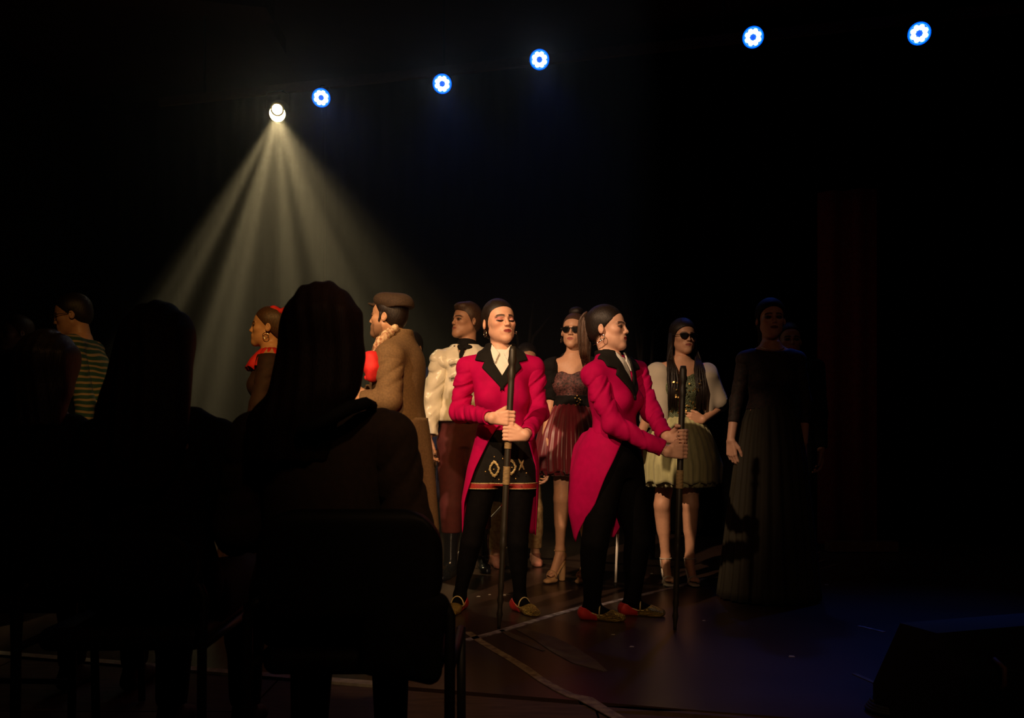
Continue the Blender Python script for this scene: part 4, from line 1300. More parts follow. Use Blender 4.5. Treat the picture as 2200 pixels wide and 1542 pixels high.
# ---- long dark gown
Y = 5.20
J = frame({}, 0)
J.update(pel=W(1656, 918, Y), neck=W(1656, 746, Y), sa=W(1601, 773, Y), sb=W(1712, 773, Y), ea=W(1582, 862, Y + .02), eb=W(1729, 862, Y + .02),
         wa=W(1570, 946, Y - .02), wb=W(1727, 950, Y - .02), ha=W(1636, 940, Y), hb=W(1676, 940, Y), ka=W(1634, 1090, Y), kb=W(1678, 1090, Y),
         aa=W(1634, 1240, Y), ab=W(1678, 1240, Y), da=(0, -1), db=(0, -1))
J['aa'][2] = .09; J['ab'][2] = .09
P = Person((J['pel'][0], Y), 'person in a long dark gown with lace sleeves standing apart at the right')
h = Head(W(1656, 686, Y), -4, 2, 0, .99)
hd = [hand_relaxed(J['wa'], (.06, -.05, -1), (.8, .5, 0), (.55, -.8, 0)), hand_relaxed(J['wb'], (.0, -.05, -1), (-.8, .5, 0), (-.55, -.8, 0))]
build_body(P, J, h, SKIN, hd, hh=.0034, face=dict(lip=(.14, .015, .015), eye='dark', shadow=(.08, .03, .02), browk=1.1), armm=.88)
F = hair_slick(h, .012, .010, plane=((0, .150, .150), -.010))
F.u(cap(h.P((0, .07, -.02)), J['neck'] + np.array([0, .09, -.05]), .06, .05), .03)
P.part('hair', F, M['hair_red'], .006)
zw = zpix(868, Y)
F = Fld(); torso_into(F, J, .008)
nk3 = J['neck'].copy(); g3 = uv(J)
F.fn(lambda D, X, Y_, Z: np.maximum(D, (Z - nk3[2]) + .030 - .10 * (g3(X, Y_, Z)[0]) ** 2 * 20))
bands(F, zw - .03)
bo = P.part('bodice', F, M['gown_lace'], .008, label='black lace bodice')
for sd in 'ab': sleeve(P, J, sd, .006, M['gown_lace'], end=.55, wr=(.002, 3, 0), h=.008, m=.88, cuffcut=False)
pc = J['pel']
V, f = skirt(J, [zw + .01, zw - .10, zw - .30, zw - .7, .012], [(pc[0], Y), (pc[0], Y), (pc[0], Y), (pc[0] - .005, Y), (pc[0] - .01, Y)], [.125, .165, .200, .245, .290], [.095, .135, .17, .22, .26],
             folds=24, amp=(.02, .055), nu=220, nv=34, th=.004, seed=6)
P.raw('skirt', V, f, M['gown'])
nkc = W(1656, 748, Y)
P.mb('necklace', beads([nkc + np.array([.070 * math.cos(t), -.072 * abs(math.sin(t)) - .012, .010 - .028 * math.sin(t)]) for t in np.linspace(.15, 2.99, 24)], .0035), M['silver'], kind='stuff')
low_shoes(P, J, M['cloth_black'])

# ---- satin shirt, looking left
Y = 6.0
J = frame({}, -18)
J.update(male=True, pel=W(998, 930, Y), neck=W(1003, 750, Y), sa=W(948, 775, Y - .05), sb=W(1061, 775, Y + .05), ea=W(925, 862, Y - .03), eb=W(1080, 862, Y + .05),
         wa=W(921, 940, Y - .08), wb=W(1078, 940, Y), ha=W(972, 950, Y), hb=W(1020, 950, Y), ka=W(970, 1085, Y - .02), kb=W(1030, 1082, Y + .15),
         aa=W(968, 1215, Y), ab=W(1038, 1190, Y + .32), da=(-.3, -1), db=(.15, -1))
J['aa'][2] = .09; J['ab'][2] = .09
P = Person((J['pel'][0], Y), 'person in a cream satin shirt with a black neck ribbon, looking left')
h = Head(W(1001, 690, Y), -52, 4, 0, 1.0)
hd = [hand_relaxed(J['wa'], (.0, -.1, -1), (.9, .3, 0), (.3, -.9, 0), 1.05), hand_relaxed(J['wb'], (0, -.1, -1), (-.9, .3, 0), (-.3, -.9, 0), 1.05)]
build_body(P, J, h, (.50, .26, .16), hd, hh=.0032, male=True, face=dict(lip=(.32, .10, .08), eye='dark', browk=1.2))
F = hair_slick(h, .020, .006, plane=((0, .160, .150), -.006))
F.u(h.ell((0, -.045, .095), (.055, .045, .028)), .03); F.noise(.003, 60)
P.part('hair', F, M['hair_brown'], .0055)
zs = zpix(905, Y)
F = Fld(); torso_into(F, J, .030); F.noise(.010, 22, .6)
F.u(loft([(J['pel'] + np.array([0, 0, .02]), .175, .135), (J['pel'] + np.array([0, 0, .11]), .190, .155), (J['pel'] + np.array([0, 0, .20]), .165, .125)], J['r']), .05)
F.noise(.010, 42, 1.9); F.noise(.006, 80, .4)
bands(F, zs, J['neck'][2] + .03); polycut(F, J, [(-.045, .2), (.045, .2), (.030, .0), (.0, -.10), (-.030, .0)], False)
sh = P.part('shirt', F, M['satin'], .008, label='loose cream satin shirt')
for sd in 'ab': sleeve(P, J, sd, .020, M['satin'], end=.93, wr=(.004, 2.2, .5), puff=.018, h=.007, nz=.009)
F = Fld()
for i, (dx, dz, r) in enumerate(((-.02, -.10, .040), (.025, -.14, .042), (-.015, -.19, .045), (.02, -.24, .042), (0, -.29, .034))):
    F.u(ell(J['neck'] + J['r'] * dx + J['f'] * (.155) + np.array([0, 0, dz]), (r, .016, r * .55)), .015)
F.noise(.012, 85, .3)
P.part('jabot', F, M['satin'], .006, parent=sh, label='ruffled satin jabot')
F = Fld()
F.u(cap(J['neck'] + np.array([0, 0, .012]), J['neck'] + np.array([0, 0, .026]), .068), .01)
c = J['neck'] + J['f'] * .080 + np.array([0, 0, .006])
for sx in (-1, 1):
    F.u(ell(c + J['r'] * sx * .035, (.035, .014, .018)), .01); F.u(cap(c, c + J['r'] * sx * .012 + J['f'] * .02 + np.array([0, 0, -.075]), .010, .013), .006)
P.part('neck_ribbon', F, M['cloth_black'], .006, label='black ribbon tied at the neck')
F = Fld(); torso_into(F, J, .012)
for sd in 'ab': leg_into(F, J, sd, .020, 1.05)
F.noise(.003, 30); bands(F, .30, zs + .03)
P.part('trousers', F, M['maroon_trouser'], .010, label='dark maroon trousers')
for sd in 'ab':
    F = Fld(); leg_into(F, J, sd, .012, 1.05, top=False); foot_into(F, J['a' + sd], J['d' + sd], .009, 1.1); bands(F, None, .36)
    P.part('boot', F, M['boot'], .008)
V, f = skirt(J, [J['neck'][2] - .03, J['neck'][2] - .25, J['neck'][2] - .55, zpix(1082, Y)], [(J['neck'][0] + .02, Y + .05)] * 4, [.165, .205, .235, .255], [.10, .12, .14, .16],
             folds=12, amp=(.01, .05), nu=90, nv=20, th=.006, th0=lambda t: (94, 94), seed=21, ryb=[.13, .17, .20, .22])
P.raw('cape', V, f, M['navy_dark'])

# ---- hidden behind the front usher: navy jacket, cream print trousers, white cane
Y = 6.50
J = frame({}, 5)
J.update(pel=W(1108, 985, Y), neck=W(1126, 822, Y), sa=W(1076, 842, Y), sb=W(1172, 842, Y), ea=W(1058, 920, Y - .05), eb=W(1182, 922, Y), wa=W(1094, 1010, Y - .22), wb=W(1178, 995, Y - .05),
         ha=W(1088, 995, Y), hb=W(1128, 995, Y), ka=W(1070, 1095, Y), kb=W(1146, 1095, Y), aa=W(1064, 1195, Y), ab=W(1150, 1195, Y + .1), da=(.3, -1), db=(.1, -1), sc=.95)
J['aa'][2] = .085; J['ab'][2] = .085
cb, ct = FL(963, 1212), W(1098, 1066, 6.15)
cx2 = unit(ct - cb)
ga, wa = hand_grip(ct - cx2 * .02, cx2, (0, -1, -.3), (1, .1, 0), .009); J['wa'] = wa
P = Person((J['pel'][0], Y), 'person in a navy jacket and cream printed trousers, mostly hidden behind the front usher')
h = Head(W(1132, 772, Y), 10, -4, 0, .95)
build_body(P, J, h, SKIN2, [ga, hand_relaxed(J['wb'], (0, -.1, -1), (-.9, .2, 0), (0, -1, 0))], hh=.005, bh=.012, hvox=.0045)
P.part('hair', hair_slick(h, .012, .008, plane=((0, .15, .15), -.012)), M['hair'], .007)
F = Fld(); torso_into(F, J, .022); bands(F, J['pel'][2] - .03, J['neck'][2] + .02); P.part('jacket', F, M['navy'], .010)
for sd in 'ab': sleeve(P, J, sd, .018, M['navy'], h=.010)
F = Fld(); torso_into(F, J, .014)
for sd in 'ab': leg_into(F, J, sd, .018)
bands(F, .12, J['pel'][2] + .02); F.noise(.003, 30); P.part('trousers', F, M['cream_print'], .010)
low_shoes(P, J, M['pink'], h=.009)
white_cane(cb, ct + cx2 * .06, 'white cane slanting to the floor behind the legs of the front usher', red=(.80, .84), grip=.12)

# ---- brown coat and flat cap, turned to the back left
Y = 5.0
J = frame({}, -112)
J.update(male=True, pel=W(858, 945, Y), neck=W(852, 728, Y), sb=W(838, 766, Y - .17), sa=W(872, 766, Y + .17), eb=W(836, 858, Y - .22), ea=W(858, 860, Y + .22),
         wb=W(772, 862, Y - .20), wa=W(780, 845, Y + .10), hb=W(852, 965, Y - .09), ha=W(864, 965, Y + .09), kb=W(848, 1130, Y - .09), ka=W(862, 1130, Y + .1),
         ab=W(856, 1270, Y - .09), aa=W(868, 1270, Y + .1), db=(-1, .3), da=(-1, .4))
J['aa'][2] = .09; J['ab'][2] = .09
P = Person((J['pel'][0], Y), 'person in a long brown coat and dark flat cap, turned left towards the back')
h = Head(W(833, 681, Y), -106, 3, 0, 1.0)
hd = [hand_relaxed(J['wb'], (-1, .1, .1), (.2, .9, .2), (0, .2, 1), 1.05), hand_relaxed(J['wa'], (-1, -.2, .1), (.1, -.9, .1), (0, .2, 1), 1.05)]
build_body(P, J, h, (.55, .30, .17), hd, hh=.0030, male=True, face=dict(lip=(.34, .12, .09), eye='dark', stub=(.05, .03, .02), browk=1.5))
F = hair_slick(h, .008, .005, plane=((0, .160, .110), -.008)); F.u(h.cap((.070, -.012, .01), (.073, -.020, -.03), .008, .006), .01)
P.part('hair', F, M['hair'], .005)
F = Fld()
F.u(h.ell((0, .026, .084), (.090, .112, .056), rotx(rad(-7))), .01); F.u(h.ell((0, .072, .066), (.090, .078, .062)), .03)
F.u(h.cap((-.03, -.086, .064), (.03, -.086, .064), .028, flat=((0, .35, 1), .32)), .02)
F.noise(.004, 35); n = h.D((0, -.12, 1)); cc = float(n @ h.P((0, 0, .040)))
F.fn(lambda D, X, Y_, Z: np.maximum(D, cc - (X * n[0] + Y_ * n[1] + Z * n[2])))
P.part('flat_cap', F, M['cap'], .0055, label='dark tweed flat cap')
zw = zpix(905, Y)
F = Fld(); torso_into(F, J, .034); F.u(cap(J['neck'] + np.array([0, 0, -.03]), J['neck'] + np.array([0, 0, .035]) - J['f'] * .015, .085, .076), .03)
F.noise(.006, 20); bands(F, zw - .03, J['neck'][2] + .045); F.cut(cap(J['neck'], J['neck'] + np.array([0, 0, .2]), .066), .005)
polycut(F, J, [(-.06, .2), (.06, .2), (.05, -.02), (.01, -.25), (-.05, -.02)], False)
co = P.part('coat', F, M['brown_coat'], .009, label='long brown tweed coat')
for sd in 'ab': sleeve(P, J, sd, .032, M['brown_coat'], wr=(.006, 3, .8), h=.009)
F = Fld(); F.u(cap(J['neck'] + np.array([0, 0, -.02]), J['neck'] + np.array([0, 0, .02]) - J['f'] * .01, .098, .082), .02); F.fn(lambda D, X, Y_, Z: np.abs(D) - .007)
bands(F, J['neck'][2] - .03, J['neck'][2] + .05); F.half(J['f'], float(J['f'] @ J['neck']) + .05)
P.part('collar', F, M['brown_coat'], .007, parent=co)
pc = J['pel']
V, f = skirt(J, [zw + .02, zw - .12, zw - .35, zpix(1150, Y)], [(pc[0], Y), (pc[0], Y), (pc[0] + .005, Y), (pc[0] + .01, Y)], [.205, .235, .25, .265], [.155, .18, .195, .205],
             folds=9, amp=(.015, .06), nu=120, nv=24, th=.007, th0=lambda t: (6, 6), seed=31, ryb=[.15, .165, .18, .19])
P.raw('coat_skirt', V, f, M['brown_coat'], co)
F = Fld()
for t in np.linspace(-1, 1, 9):
    F.u(ell(J['neck'] + J['r'] * .062 * math.sin(t * 1.9) + J['f'] * (.060 * math.cos(t * 1.6) + .02) + np.array([0, 0, .012 + .02 * math.cos(5 * t)]), (.024, .024, .024)), .012)
for i in range(6):
    F.u(ell(J['neck'] + J['f'] * (.105 + .012 * i) + J['r'] * .018 * (-1) ** i + np.array([0, 0, -.035 - .034 * i]), (.030, .020, .022)), .012)
for px, py, yy, r in ((848, 706, 4.90, .024), (838, 714, 4.875, .026), (828, 722, 4.85, .028), (819, 732, 4.84, .028), (812, 745, 4.85, .028), (808, 760, 4.87, .028), (806, 776, 4.88, .028), (805, 792, 4.88, .026)):
    F.u(ell(W(px, py, yy), (r, r, r * 1.1)), .012)
F.noise(.004, 90)
P.part('scarf', F, M['scarf'], .006, label='cream patterned scarf')
F = Fld()
for sd in 'ab': leg_into(F, J, sd, .018, 1.05)
bands(F, .08); P.part('trousers', F, M['dark_dress'], .012)
low_shoes(P, J, M['rubber'], h=.010)
c = W(800, 788, 4.80)
rt = empty('cloth_bundle', (c[0], c[1], c[2] - .085), 'puffy bright red cloth bundle held at the chest of the person in the flat cap', 'bundle')
F = Fld()
for dx, dy, dz, r in ((0, 0, .035, .050), (.012, .01, -.01, .048), (-.012, -.01, .0, .046), (0, 0, -.05, .034), (-.03, 0, .05, .030)): F.u(ell(c + np.array([dx, dy, dz]), (r, r, r)), .02)
F.noise(.006, 60)
V, Q = F.mesh(.006); o = mesh_obj('cloth', V - np.array(rt.location), Q, M['red_cloth'], rt)
F = Fld(); F.u(cap(c + np.array([-.03, 0, -.058]), c + np.array([.025, 0, -.058]), .016), .01); V, Q = F.mesh(.006); mesh_obj('knot', V - np.array(rt.location), Q, M['red_cloth'], rt)

# ---- dark dress, red hair bow and red ruffled collar, in profile
Y = 5.0
J = frame({}, -78)
J.update(pel=W(582, 945, Y), neck=W(583, 752, Y), sb=W(578, 782, Y - .15), sa=W(592, 782, Y + .15), eb=W(556, 868, Y - .22), ea=W(585, 868, Y + .2),
         wb=W(530, 945, Y - .22), wa=W(530, 930, Y + .12), hb=W(580, 965, Y - .09), ha=W(586, 965, Y + .09), kb=W(575, 1110, Y - .09), ka=W(585, 1110, Y + .09),
         ab=W(580, 1265, Y - .09), aa=W(590, 1265, Y + .09), db=(-1, 0), da=(-1, .1))
J['aa'][2] = .09; J['ab'][2] = .09
P = Person((J['pel'][0], Y), 'person in a dark dress with a red hair bow and red ruffled collar, facing left')
h = Head(W(577, 703, Y), -86, 4, 0, .96)
hd = [hand_relaxed(J['wb'], (-.4, 0, -1), (.3, .9, 0), (-1, 0, .2)), hand_relaxed(J['wa'], (-.4, 0, -1), (.3, -.9, 0), (-1, 0, .2))]
build_body(P, J, h, (.56, .30, .15), hd, hh=.0030, face=dict(lip=(.40, .08, .06), eye='dark', browk=1.1), smile=True)
F = hair_slick(h, .010, .006); F.u(h.ell((0, .105, .0), (.05, .045, .05)), .02); P.part('hair', F, M['hair_brown'], .005)
F = Fld()
for sx in (-1, 1):
    F.u(h.ell((.040, .070 + sx * .034, .098), (.018, .034, .028), rotx(rad(18 * sx))), .006)
F.u(h.ell((.046, .070, .094), (.016, .015, .016)), .006); F.noise(.003, 90)
P.part('hair_bow', F, M['red_cloth'], .005, label='bright red hair bow')
hoop(P, h, 1, .017)
F = Fld(); torso_into(F, J, .014); bands(F, zpix(910, Y) - .08, J['neck'][2] - .03); P.part('dress_bodice', F, M['dark_dress'], .009)
for sd in 'ab': sleeve(P, J, sd, .012, M['dark_dress'], h=.009, end=.9)
V, f = skirt(J, [zpix(910, Y) + .01, zpix(960, Y), zpix(1100, Y), .03], [(J['pel'][0], Y)] * 4, [.145, .20, .26, .34], [.115, .18, .25, .33], folds=18, amp=(.02, .06), nu=140, nv=24, th=.004, seed=41)
P.raw('skirt', V, f, M['dark_dress'])
rows = []
for i, (rr, dz) in enumerate(((.055, .008), (.085, -.022), (.115, -.060), (.140, -.110))):
    rows.append([J['neck'] + J['r'] * math.sin(a) * rr * (1.12 + (.06 * i) * .4 * math.sin(14 * a)) + J['f'] * math.cos(a) * (rr * .92) * (1 + .03 * i * math.sin(13 * a + 1)) + np.array([0, 0, dz + .008 * i * .5 * math.sin(14 * a)]) for a in np.linspace(0, 6.2832, 120, endpoint=False)])
V, f = sheet(rows, 120, .005); P.raw('ruffled_collar', V, f[:, ::-1], M['red_cloth'])
B = MB(); gg = np.random.default_rng(2)
for i in range(46):
    t = gg.uniform(0, 1); p = J['eb'] + (J['wb'] - J['eb']) * t * .9 + np.array([gg.uniform(-.03, .0), -.03 + gg.uniform(-.02, .05), -.01])
    B.tube([p, p + np.array([-.012, 0, -.06]), p + np.array([-.006, 0, -.17 - .05 * gg.uniform()])], .0022, 4)
P.mb('fringe', B, M['dark_dress'], kind='stuff')
low_shoes(P, J, M['rubber'], h=.010)

# ---- simple standing figures mostly hidden by others
def bystander(label, Y, cx, top, yaw, skin, top_m, leg_m, hair_m, height, headyaw=None, pitch=0, lean=0.0, male=True, glasses=False, hh=.0042, eyes='dark'):
    z = lambda f: height * f
    X0 = (cx - CX) * Y / FPX
    J = frame({}, yaw); fv = J['f']; r = J['r']
    b = np.array([X0, Y, 0.0])
    up = lambda f, u=0.0, fo=0.0: b + np.array([0, 0, z(f)]) + r * u + fv * (fo + lean * max(0, f - .52))
    J.update(male=male, pel=up(.53), neck=up(.845), sa=up(.825, -.185), sb=up(.825, .185), ea=up(.64, -.215, .0), eb=up(.64, .215, .0), wa=up(.49, -.21, .06), wb=up(.49, .21, .06),
             ha=up(.52, -.085), hb=up(.52, .085), ka=up(.285, -.09), kb=up(.285, .09), aa=up(.05, -.09), ab=up(.05, .09), da=fv, db=fv)
    for k in ('ka', 'kb', 'aa', 'ab', 'ha', 'hb'): J[k] = J[k]
    P = Person((X0, Y), label)
    h = Head(up(.935, 0, .02), yaw if headyaw is None else headyaw, pitch, 0, height * .132 / .23)
    hd = [hand_relaxed(J['wa'], (0, 0, -1), r, fv), hand_relaxed(J['wb'], (0, 0, -1), -r, fv)]
    build_body(P, J, h, skin, hd, hh=hh, bh=.013, hvox=.005, male=male, face=dict(eye=eyes, browk=1.2))
    P.part('hair', hair_slick(h, .012, .006, plane=((0, .16, .14), -.004)), hair_m, .006)
    F = Fld(); torso_into(F, J, .020, bust=False); bands(F, J['pel'][2] - .06, J['neck'][2] + .012); F.noise(.004, 24)
    sh = P.part('shirt', F, top_m, .010)
    for sd in 'ab': sleeve(P, J, sd, .018, top_m, h=.010)
    F = Fld(); torso_into(F, J, .012, bust=False)
    for sd in 'ab': leg_into(F, J, sd, .018, 1.05)
    bands(F, .06, J['pel'][2]); P.part('trousers', F, leg_m, .013)
    low_shoes(P, J, M['rubber'], h=.010)
    if glasses:
        B = MB()
        for sx in (-1, 1):
            c0 = np.array((sx * .033, -.100, .0))
            B.tube([h.P(c0 + np.array((.023 * math.cos(t), .0, .016 * math.sin(t)))) for t in np.linspace(0, 6.2832, 17)], .0022, 6, cap=False)
            B.tube([h.P((sx * .056, -.098, .006)), h.P((sx * .078, -.06, .008)), h.P((sx * .082, .012, .006))], .002, 6)
        B.tube([h.P((-.010, -.100, .004)), h.P((.010, -.100, .004))], .002, 6)
        P.mb('glasses', B, M['rubber'], label='dark-rimmed glasses')
    return P, J, h

ms = mat('teal_striped_knit', (0.02, 0.10, 0.085), 0.8)
nt = ms.node_tree; wv = nt.nodes.new('ShaderNodeTexWave'); wv.bands_direction = 'Z'; wv.inputs['Scale'].default_value = 9.0; wv.inputs['Distortion'].default_value = 2.5; wv.inputs['Detail'].default_value = 1
tc = nt.nodes.new('ShaderNodeTexCoord'); cr = nt.nodes.new('ShaderNodeValToRGB')
nt.links.new(tc.outputs['Object'], wv.inputs['Vector']); nt.links.new(wv.outputs['Fac'], cr.inputs['Fac'])
cr.color_ramp.elements[0].color = (.008, .050, .042, 1); cr.color_ramp.elements[0].position = .62
cr.color_ramp.elements[1].color = (.24, .18, .10, 1); cr.color_ramp.elements[1].position = .74
nt.links.new(cr.outputs['Color'], nt.nodes['Principled BSDF'].inputs['Base Color'])
bystander('person with dark-rimmed glasses and a teal striped shirt, looking left', 5.5, 226, 0, -82, (.50, .27, .16), ms, M['cloth_black'], M['hair'], 1.82, headyaw=-76, pitch=-12, lean=.42, glasses=True)
bystander('person almost lost in the dark behind the long dark gown', 6.25, 1694, 0, -4, (.40, .22, .14), M['cloth_black'], M['cloth_black'], M['hair'], 1.74)
bystander('person in a blue jacket almost hidden behind the brown coat', 6.4, 884, 0, -20, (.50, .27, .16), M['navy'], M['cream_print'], M['hair'], 1.70)
bystander('person at the far left edge, barely visible in the dark', 6.3, 40, 0, -40, (.35, .20, .14), M['cloth_black'], M['cloth_black'], M['hair_brown'], 1.80)

# ------------------------------------------------------------------ the audience in the first row, seen from behind
def seated(label, Y, px, top, sh_w=.185, yaw=180, sk=(.20, .11, .08), drop=0.0, legs=M['cloth_black']):
    zt = W(px, top, Y)[2] - .018; X0 = (px - CX) * Y / FPX
    J = frame({}, yaw); f, r = J['f'], J['r']
    b = np.array([X0, Y, 0.0])
    q = lambda u, fo, z: b + r * u + f * fo + np.array([0, 0, z])
    J.update(pel=q(0, 0, .50), neck=q(0, .02, zt - .285), sa=q(-sh_w, .02, zt - .395), sb=q(sh_w, .02, zt - .395), ea=q(-.218, .03, zt - .62), eb=q(.218, .03, zt - .62),
             wa=q(-.14, .25, zt - .68), wb=q(.14, .25, zt - .68), ha=q(-.09, .06, .50), hb=q(.09, .06, .50), ka=q(-.11, .46, .50), kb=q(.11, .46, .50),
             aa=q(-.12, .42, .085), ab=q(.12, .42, .085), da=f, db=f)
    P = Person((X0, Y), label)
    h = Head(q(0, .035, zt - .118), yaw, 0, 0, 1.0)
    hd = [hand_relaxed(J['wa'], f - r * .2 * -1, (0, 0, -1), -r * -1), hand_relaxed(J['wb'], f - r * .2, (0, 0, -1), -r)]
    build_body(P, J, h, sk, hd, hh=.006, bh=.014, hvox=.006)
    F = Fld(); torso_into(F, J, .012, bust=False)
    for sd in 'ab': leg_into(F, J, sd, .018)
    bands(F, .09, .62); P.part('trousers', F, legs, .014)
    low_shoes(P, J, M['rubber'], h=.012, top=.10)
    return P, J, h, zt

def chair(c, yaw, label, w=.225, back=.80, seat=.455, side=1.0):
    """stacking chair; c = centre of the seat on the floor, the sitter faces along +y for yaw 0"""
    root = empty('chair', c, label, 'chair', 'front row chairs'); root.rotation_euler = (0, 0, rad(yaw))
    F = Fld(); F.u(rbox((0, .02, seat - .03), (w, .22, .032), None, .03), .01); V, Q = F.mesh(.010); mesh_obj('seat', V, Q, M['chair_black'], root)
    F = Fld(); F.u(rbox((0, -.225, (back + .53) / 2), (w, .032, (back - .53) / 2), None, .030), .01)
    F.fn(lambda D, X, Y, Z: np.maximum(D, np.sqrt(np.maximum(np.abs(X) - (w - .10), 0) ** 2 + np.maximum(np.abs(Z - (back + .53) / 2) - ((back - .53) / 2 - .10), 0) ** 2) - .10))
    V, Q = F.mesh(.009); mesh_obj('backrest', V, Q, M['chair_black'], root)
    for sx in (-1, 1):
        x = sx * (w + .018)
        B = MB(); B.tube([(x, -.26, 0), (x, -.25, seat - .03), (x, -.235, seat + .09), (x - sx * .012, -.232, seat + .115), (x - sx * .03, -.232, seat + .125)], .0125, 10); B.obj('leg', M['metal_black'], root, True)
        B = MB(); B.tube([(x, .22, 0), (x, .20, seat - .03)], .0125, 10); B.obj('leg', M['metal_black'], root, True)
        B = MB(); B.tube([(x, -.25, seat - .035), (x, .20, seat - .035)], .011, 8); B.obj('seat_rail', M['metal_black'], root, True)
    B = MB(); B.tube([(-w - .018, -.252, .20), (w + .018, -.252, .20)], .009, 8); B.obj('stretcher', M['metal_black'], root, True)
    return root

def hair_long(P, h, J, pts, material, seed=1):
    """hair falling down the back: skull cap plus a stack of ellipses, with combed grooves"""
    F = Fld()
    F.u(h.ell((0, .015, .030), (.092, .110, .098)), .01)
    F.u(loft([(np.array(p), rx, ry) for p, rx, ry in pts], J['r']), .05)
    F.fn(lambda D, X, Y, Z: D + .0022 * np.sin(170 * X + 3 * np.sin(9 * Z + seed)) + .0018 * np.sin(90 * X + 5 * Z + 2 * seed))
    n = h.D((0, -1, 0)); c = float(n @ h.P((0, -.055, 0)))
    F.fn(lambda D, X, Y, Z: np.maximum(D, (X * n[0] + Y * n[1] + Z * n[2]) - c))
    return P.part('hair', F, material, .006)

# centre: long dark hair, brown top with a black edge
P, J, h, zt = seated('person seated in front, seen from behind, long dark hair and a dark brown top', 2.25, 690, 595, .168)
b = h.c
hair_long(P, h, J, [((b[0] - .060, 2.16, b[2] - .330), .10, .035), ((b[0] - .050, 2.16, b[2] - .22), .115, .050), ((b[0] - .006, 2.19, b[2] - .165), .114, .075), ((b[0] + .004, 2.24, b[2] - .06), .111, .092), ((b[0], 2.25, b[2] + .04), .085, .085)], M['hair_red'], 1)
F = Fld(); torso_into(F, J, .026, bust=False); bands(F, .50, None); F.noise(.005, 20)
nk = J['neck'].copy()
F.fn(lambda D, X, Y_, Z: np.maximum(D, (Z - nk[2]) + .075 - .55 * np.abs(X - nk[0] + .02) ** 1.0 * .5))
tp = P.part('top', F, M['aud_brown'], .010, label='dark brown knitted top')
for sd in 'ab': sleeve(P, J, sd, .026, M['aud_brown'], h=.010, wr=(.006, 3, 0))
B = MB()
B.tube([W(640, 930, 2.10), W(700, 905, 2.10), W(750, 876, 2.12), W(785, 866, 2.17), W(800, 872, 2.22)], [.014, .017, .017, .016, .014], 10)
P.mb('neckline', B, M['cloth_black'], parent=tp, label='black edge of the neckline')
chair((W(786, 0, 2.27)[0], 2.27, 0), 0, 'black chair of the person with long dark hair and brown top', .215, .79)

# left: long hair, dark jacket open on a pale V
YL = 2.45
P, J, h, zt = seated('person seated with long dark hair and a black jacket, pale V at the back', YL, 335, 638, .155)
b = h.c
hair_long(P, h, J, [((b[0] - .01, YL - .13, b[2] - .39), .085, .03), ((b[0] + .01, YL - .13, b[2] - .27), .128, .045), ((b[0] + .008, YL - .09, b[2] - .16), .122, .075), ((b[0], YL - .03, b[2] - .05), .110, .09), ((b[0], YL - .01, b[2] + .04), .085, .085)], M['hair_red'], 2)
F = Fld(); torso_into(F, J, .028, bust=False); bands(F, .48, J['neck'][2])
V0, V1, V2 = W(268, 955, YL - .14), W(388, 948, YL - .14), W(322, 1072, YL - .14)
F.fn(lambda D, X, Y_, Z: np.maximum(D, -np.maximum(poly2d(X, Z, [(V0[0], V0[2]), (V1[0], V1[2]), (V2[0], V2[2])]), Y_ - YL)))
jk = P.part('jacket', F, M['cloth_black'], .009, label='black jacket')
for sd in 'ab': sleeve(P, J, sd, .032, M['cloth_black'], h=.011)
F = Fld(); torso_into(F, J, .018, bust=False); bands(F, .52, J['neck'][2] - .03); tp = P.part('top', F, M['aud_beige'], .011, label='dim beige top under the jacket')
c = W(291, 982, YL - .118); B = MB(); B.tube([c + (0, .02, 0), c + (0, -.004, 0)], .0135, 20); P.mb('round_print', B, M['cloth_black'], parent=tp)
chair((W(315, 0, YL + .05)[0], YL + .05, 0), 2, 'black chair of the person with the pale V at the back', .215, .72)

# far left, a little further forward
YF = 2.95
P, J, h, zt = seated('person seated at the far left of the front row, a dark shape', YF, 96, 700, .165)
b = h.c
hair_long(P, h, J, [((b[0], YF - .06, b[2] - .20), .085, .05), ((b[0], YF - .02, b[2] - .08), .100, .08), ((b[0], YF, b[2] + .04), .085, .085)], M['hair'], 3)
F = Fld(); torso_into(F, J, .030, bust=False); bands(F, .48, J['neck'][2] + .01); P.part('jacket', F, M['cloth_black'], .012)
for sd in 'ab': sleeve(P, J, sd, .034, M['cloth_black'], h=.012)
chair((W(96, 0, YF + .04)[0], YF + .04, 0), -2, 'black chair at the far left of the front row', .215, .72)

# coat hanging from the middle chair
cb_ = W(880, 1400, 2.06)
rt = empty('coat', (cb_[0], 2.06, .30), 'black coat slung over the seat corner of the middle chair, hem hanging', 'coat')
F = Fld(); F.u(rbox((W(870, 0, 2.06)[0], 2.04, .50), (.095, .030, .105), roty(.12), .028), .02); F.u(cap(W(905, 1400, 2.04), W(925, 1432, 2.04), .030, .012), .02); F.u(cap(W(850, 1420, 2.04), W(845, 1445, 2.04), .04, .02), .02); F.noise(.006, 40)
V, Q = F.mesh(.008); mesh_obj('cloth', V - np.array((cb_[0], 2.06, .30)), Q, M['cloth_black'], rt)
F = Fld(); F.u(cap(W(905, 1405, 2.03), W(918, 1428, 2.03), .016, .008), .02); V, Q = F.mesh(.006); mesh_obj('lining', V - np.array((cb_[0], 2.06, .30)), Q, M['cloth_black'], rt)

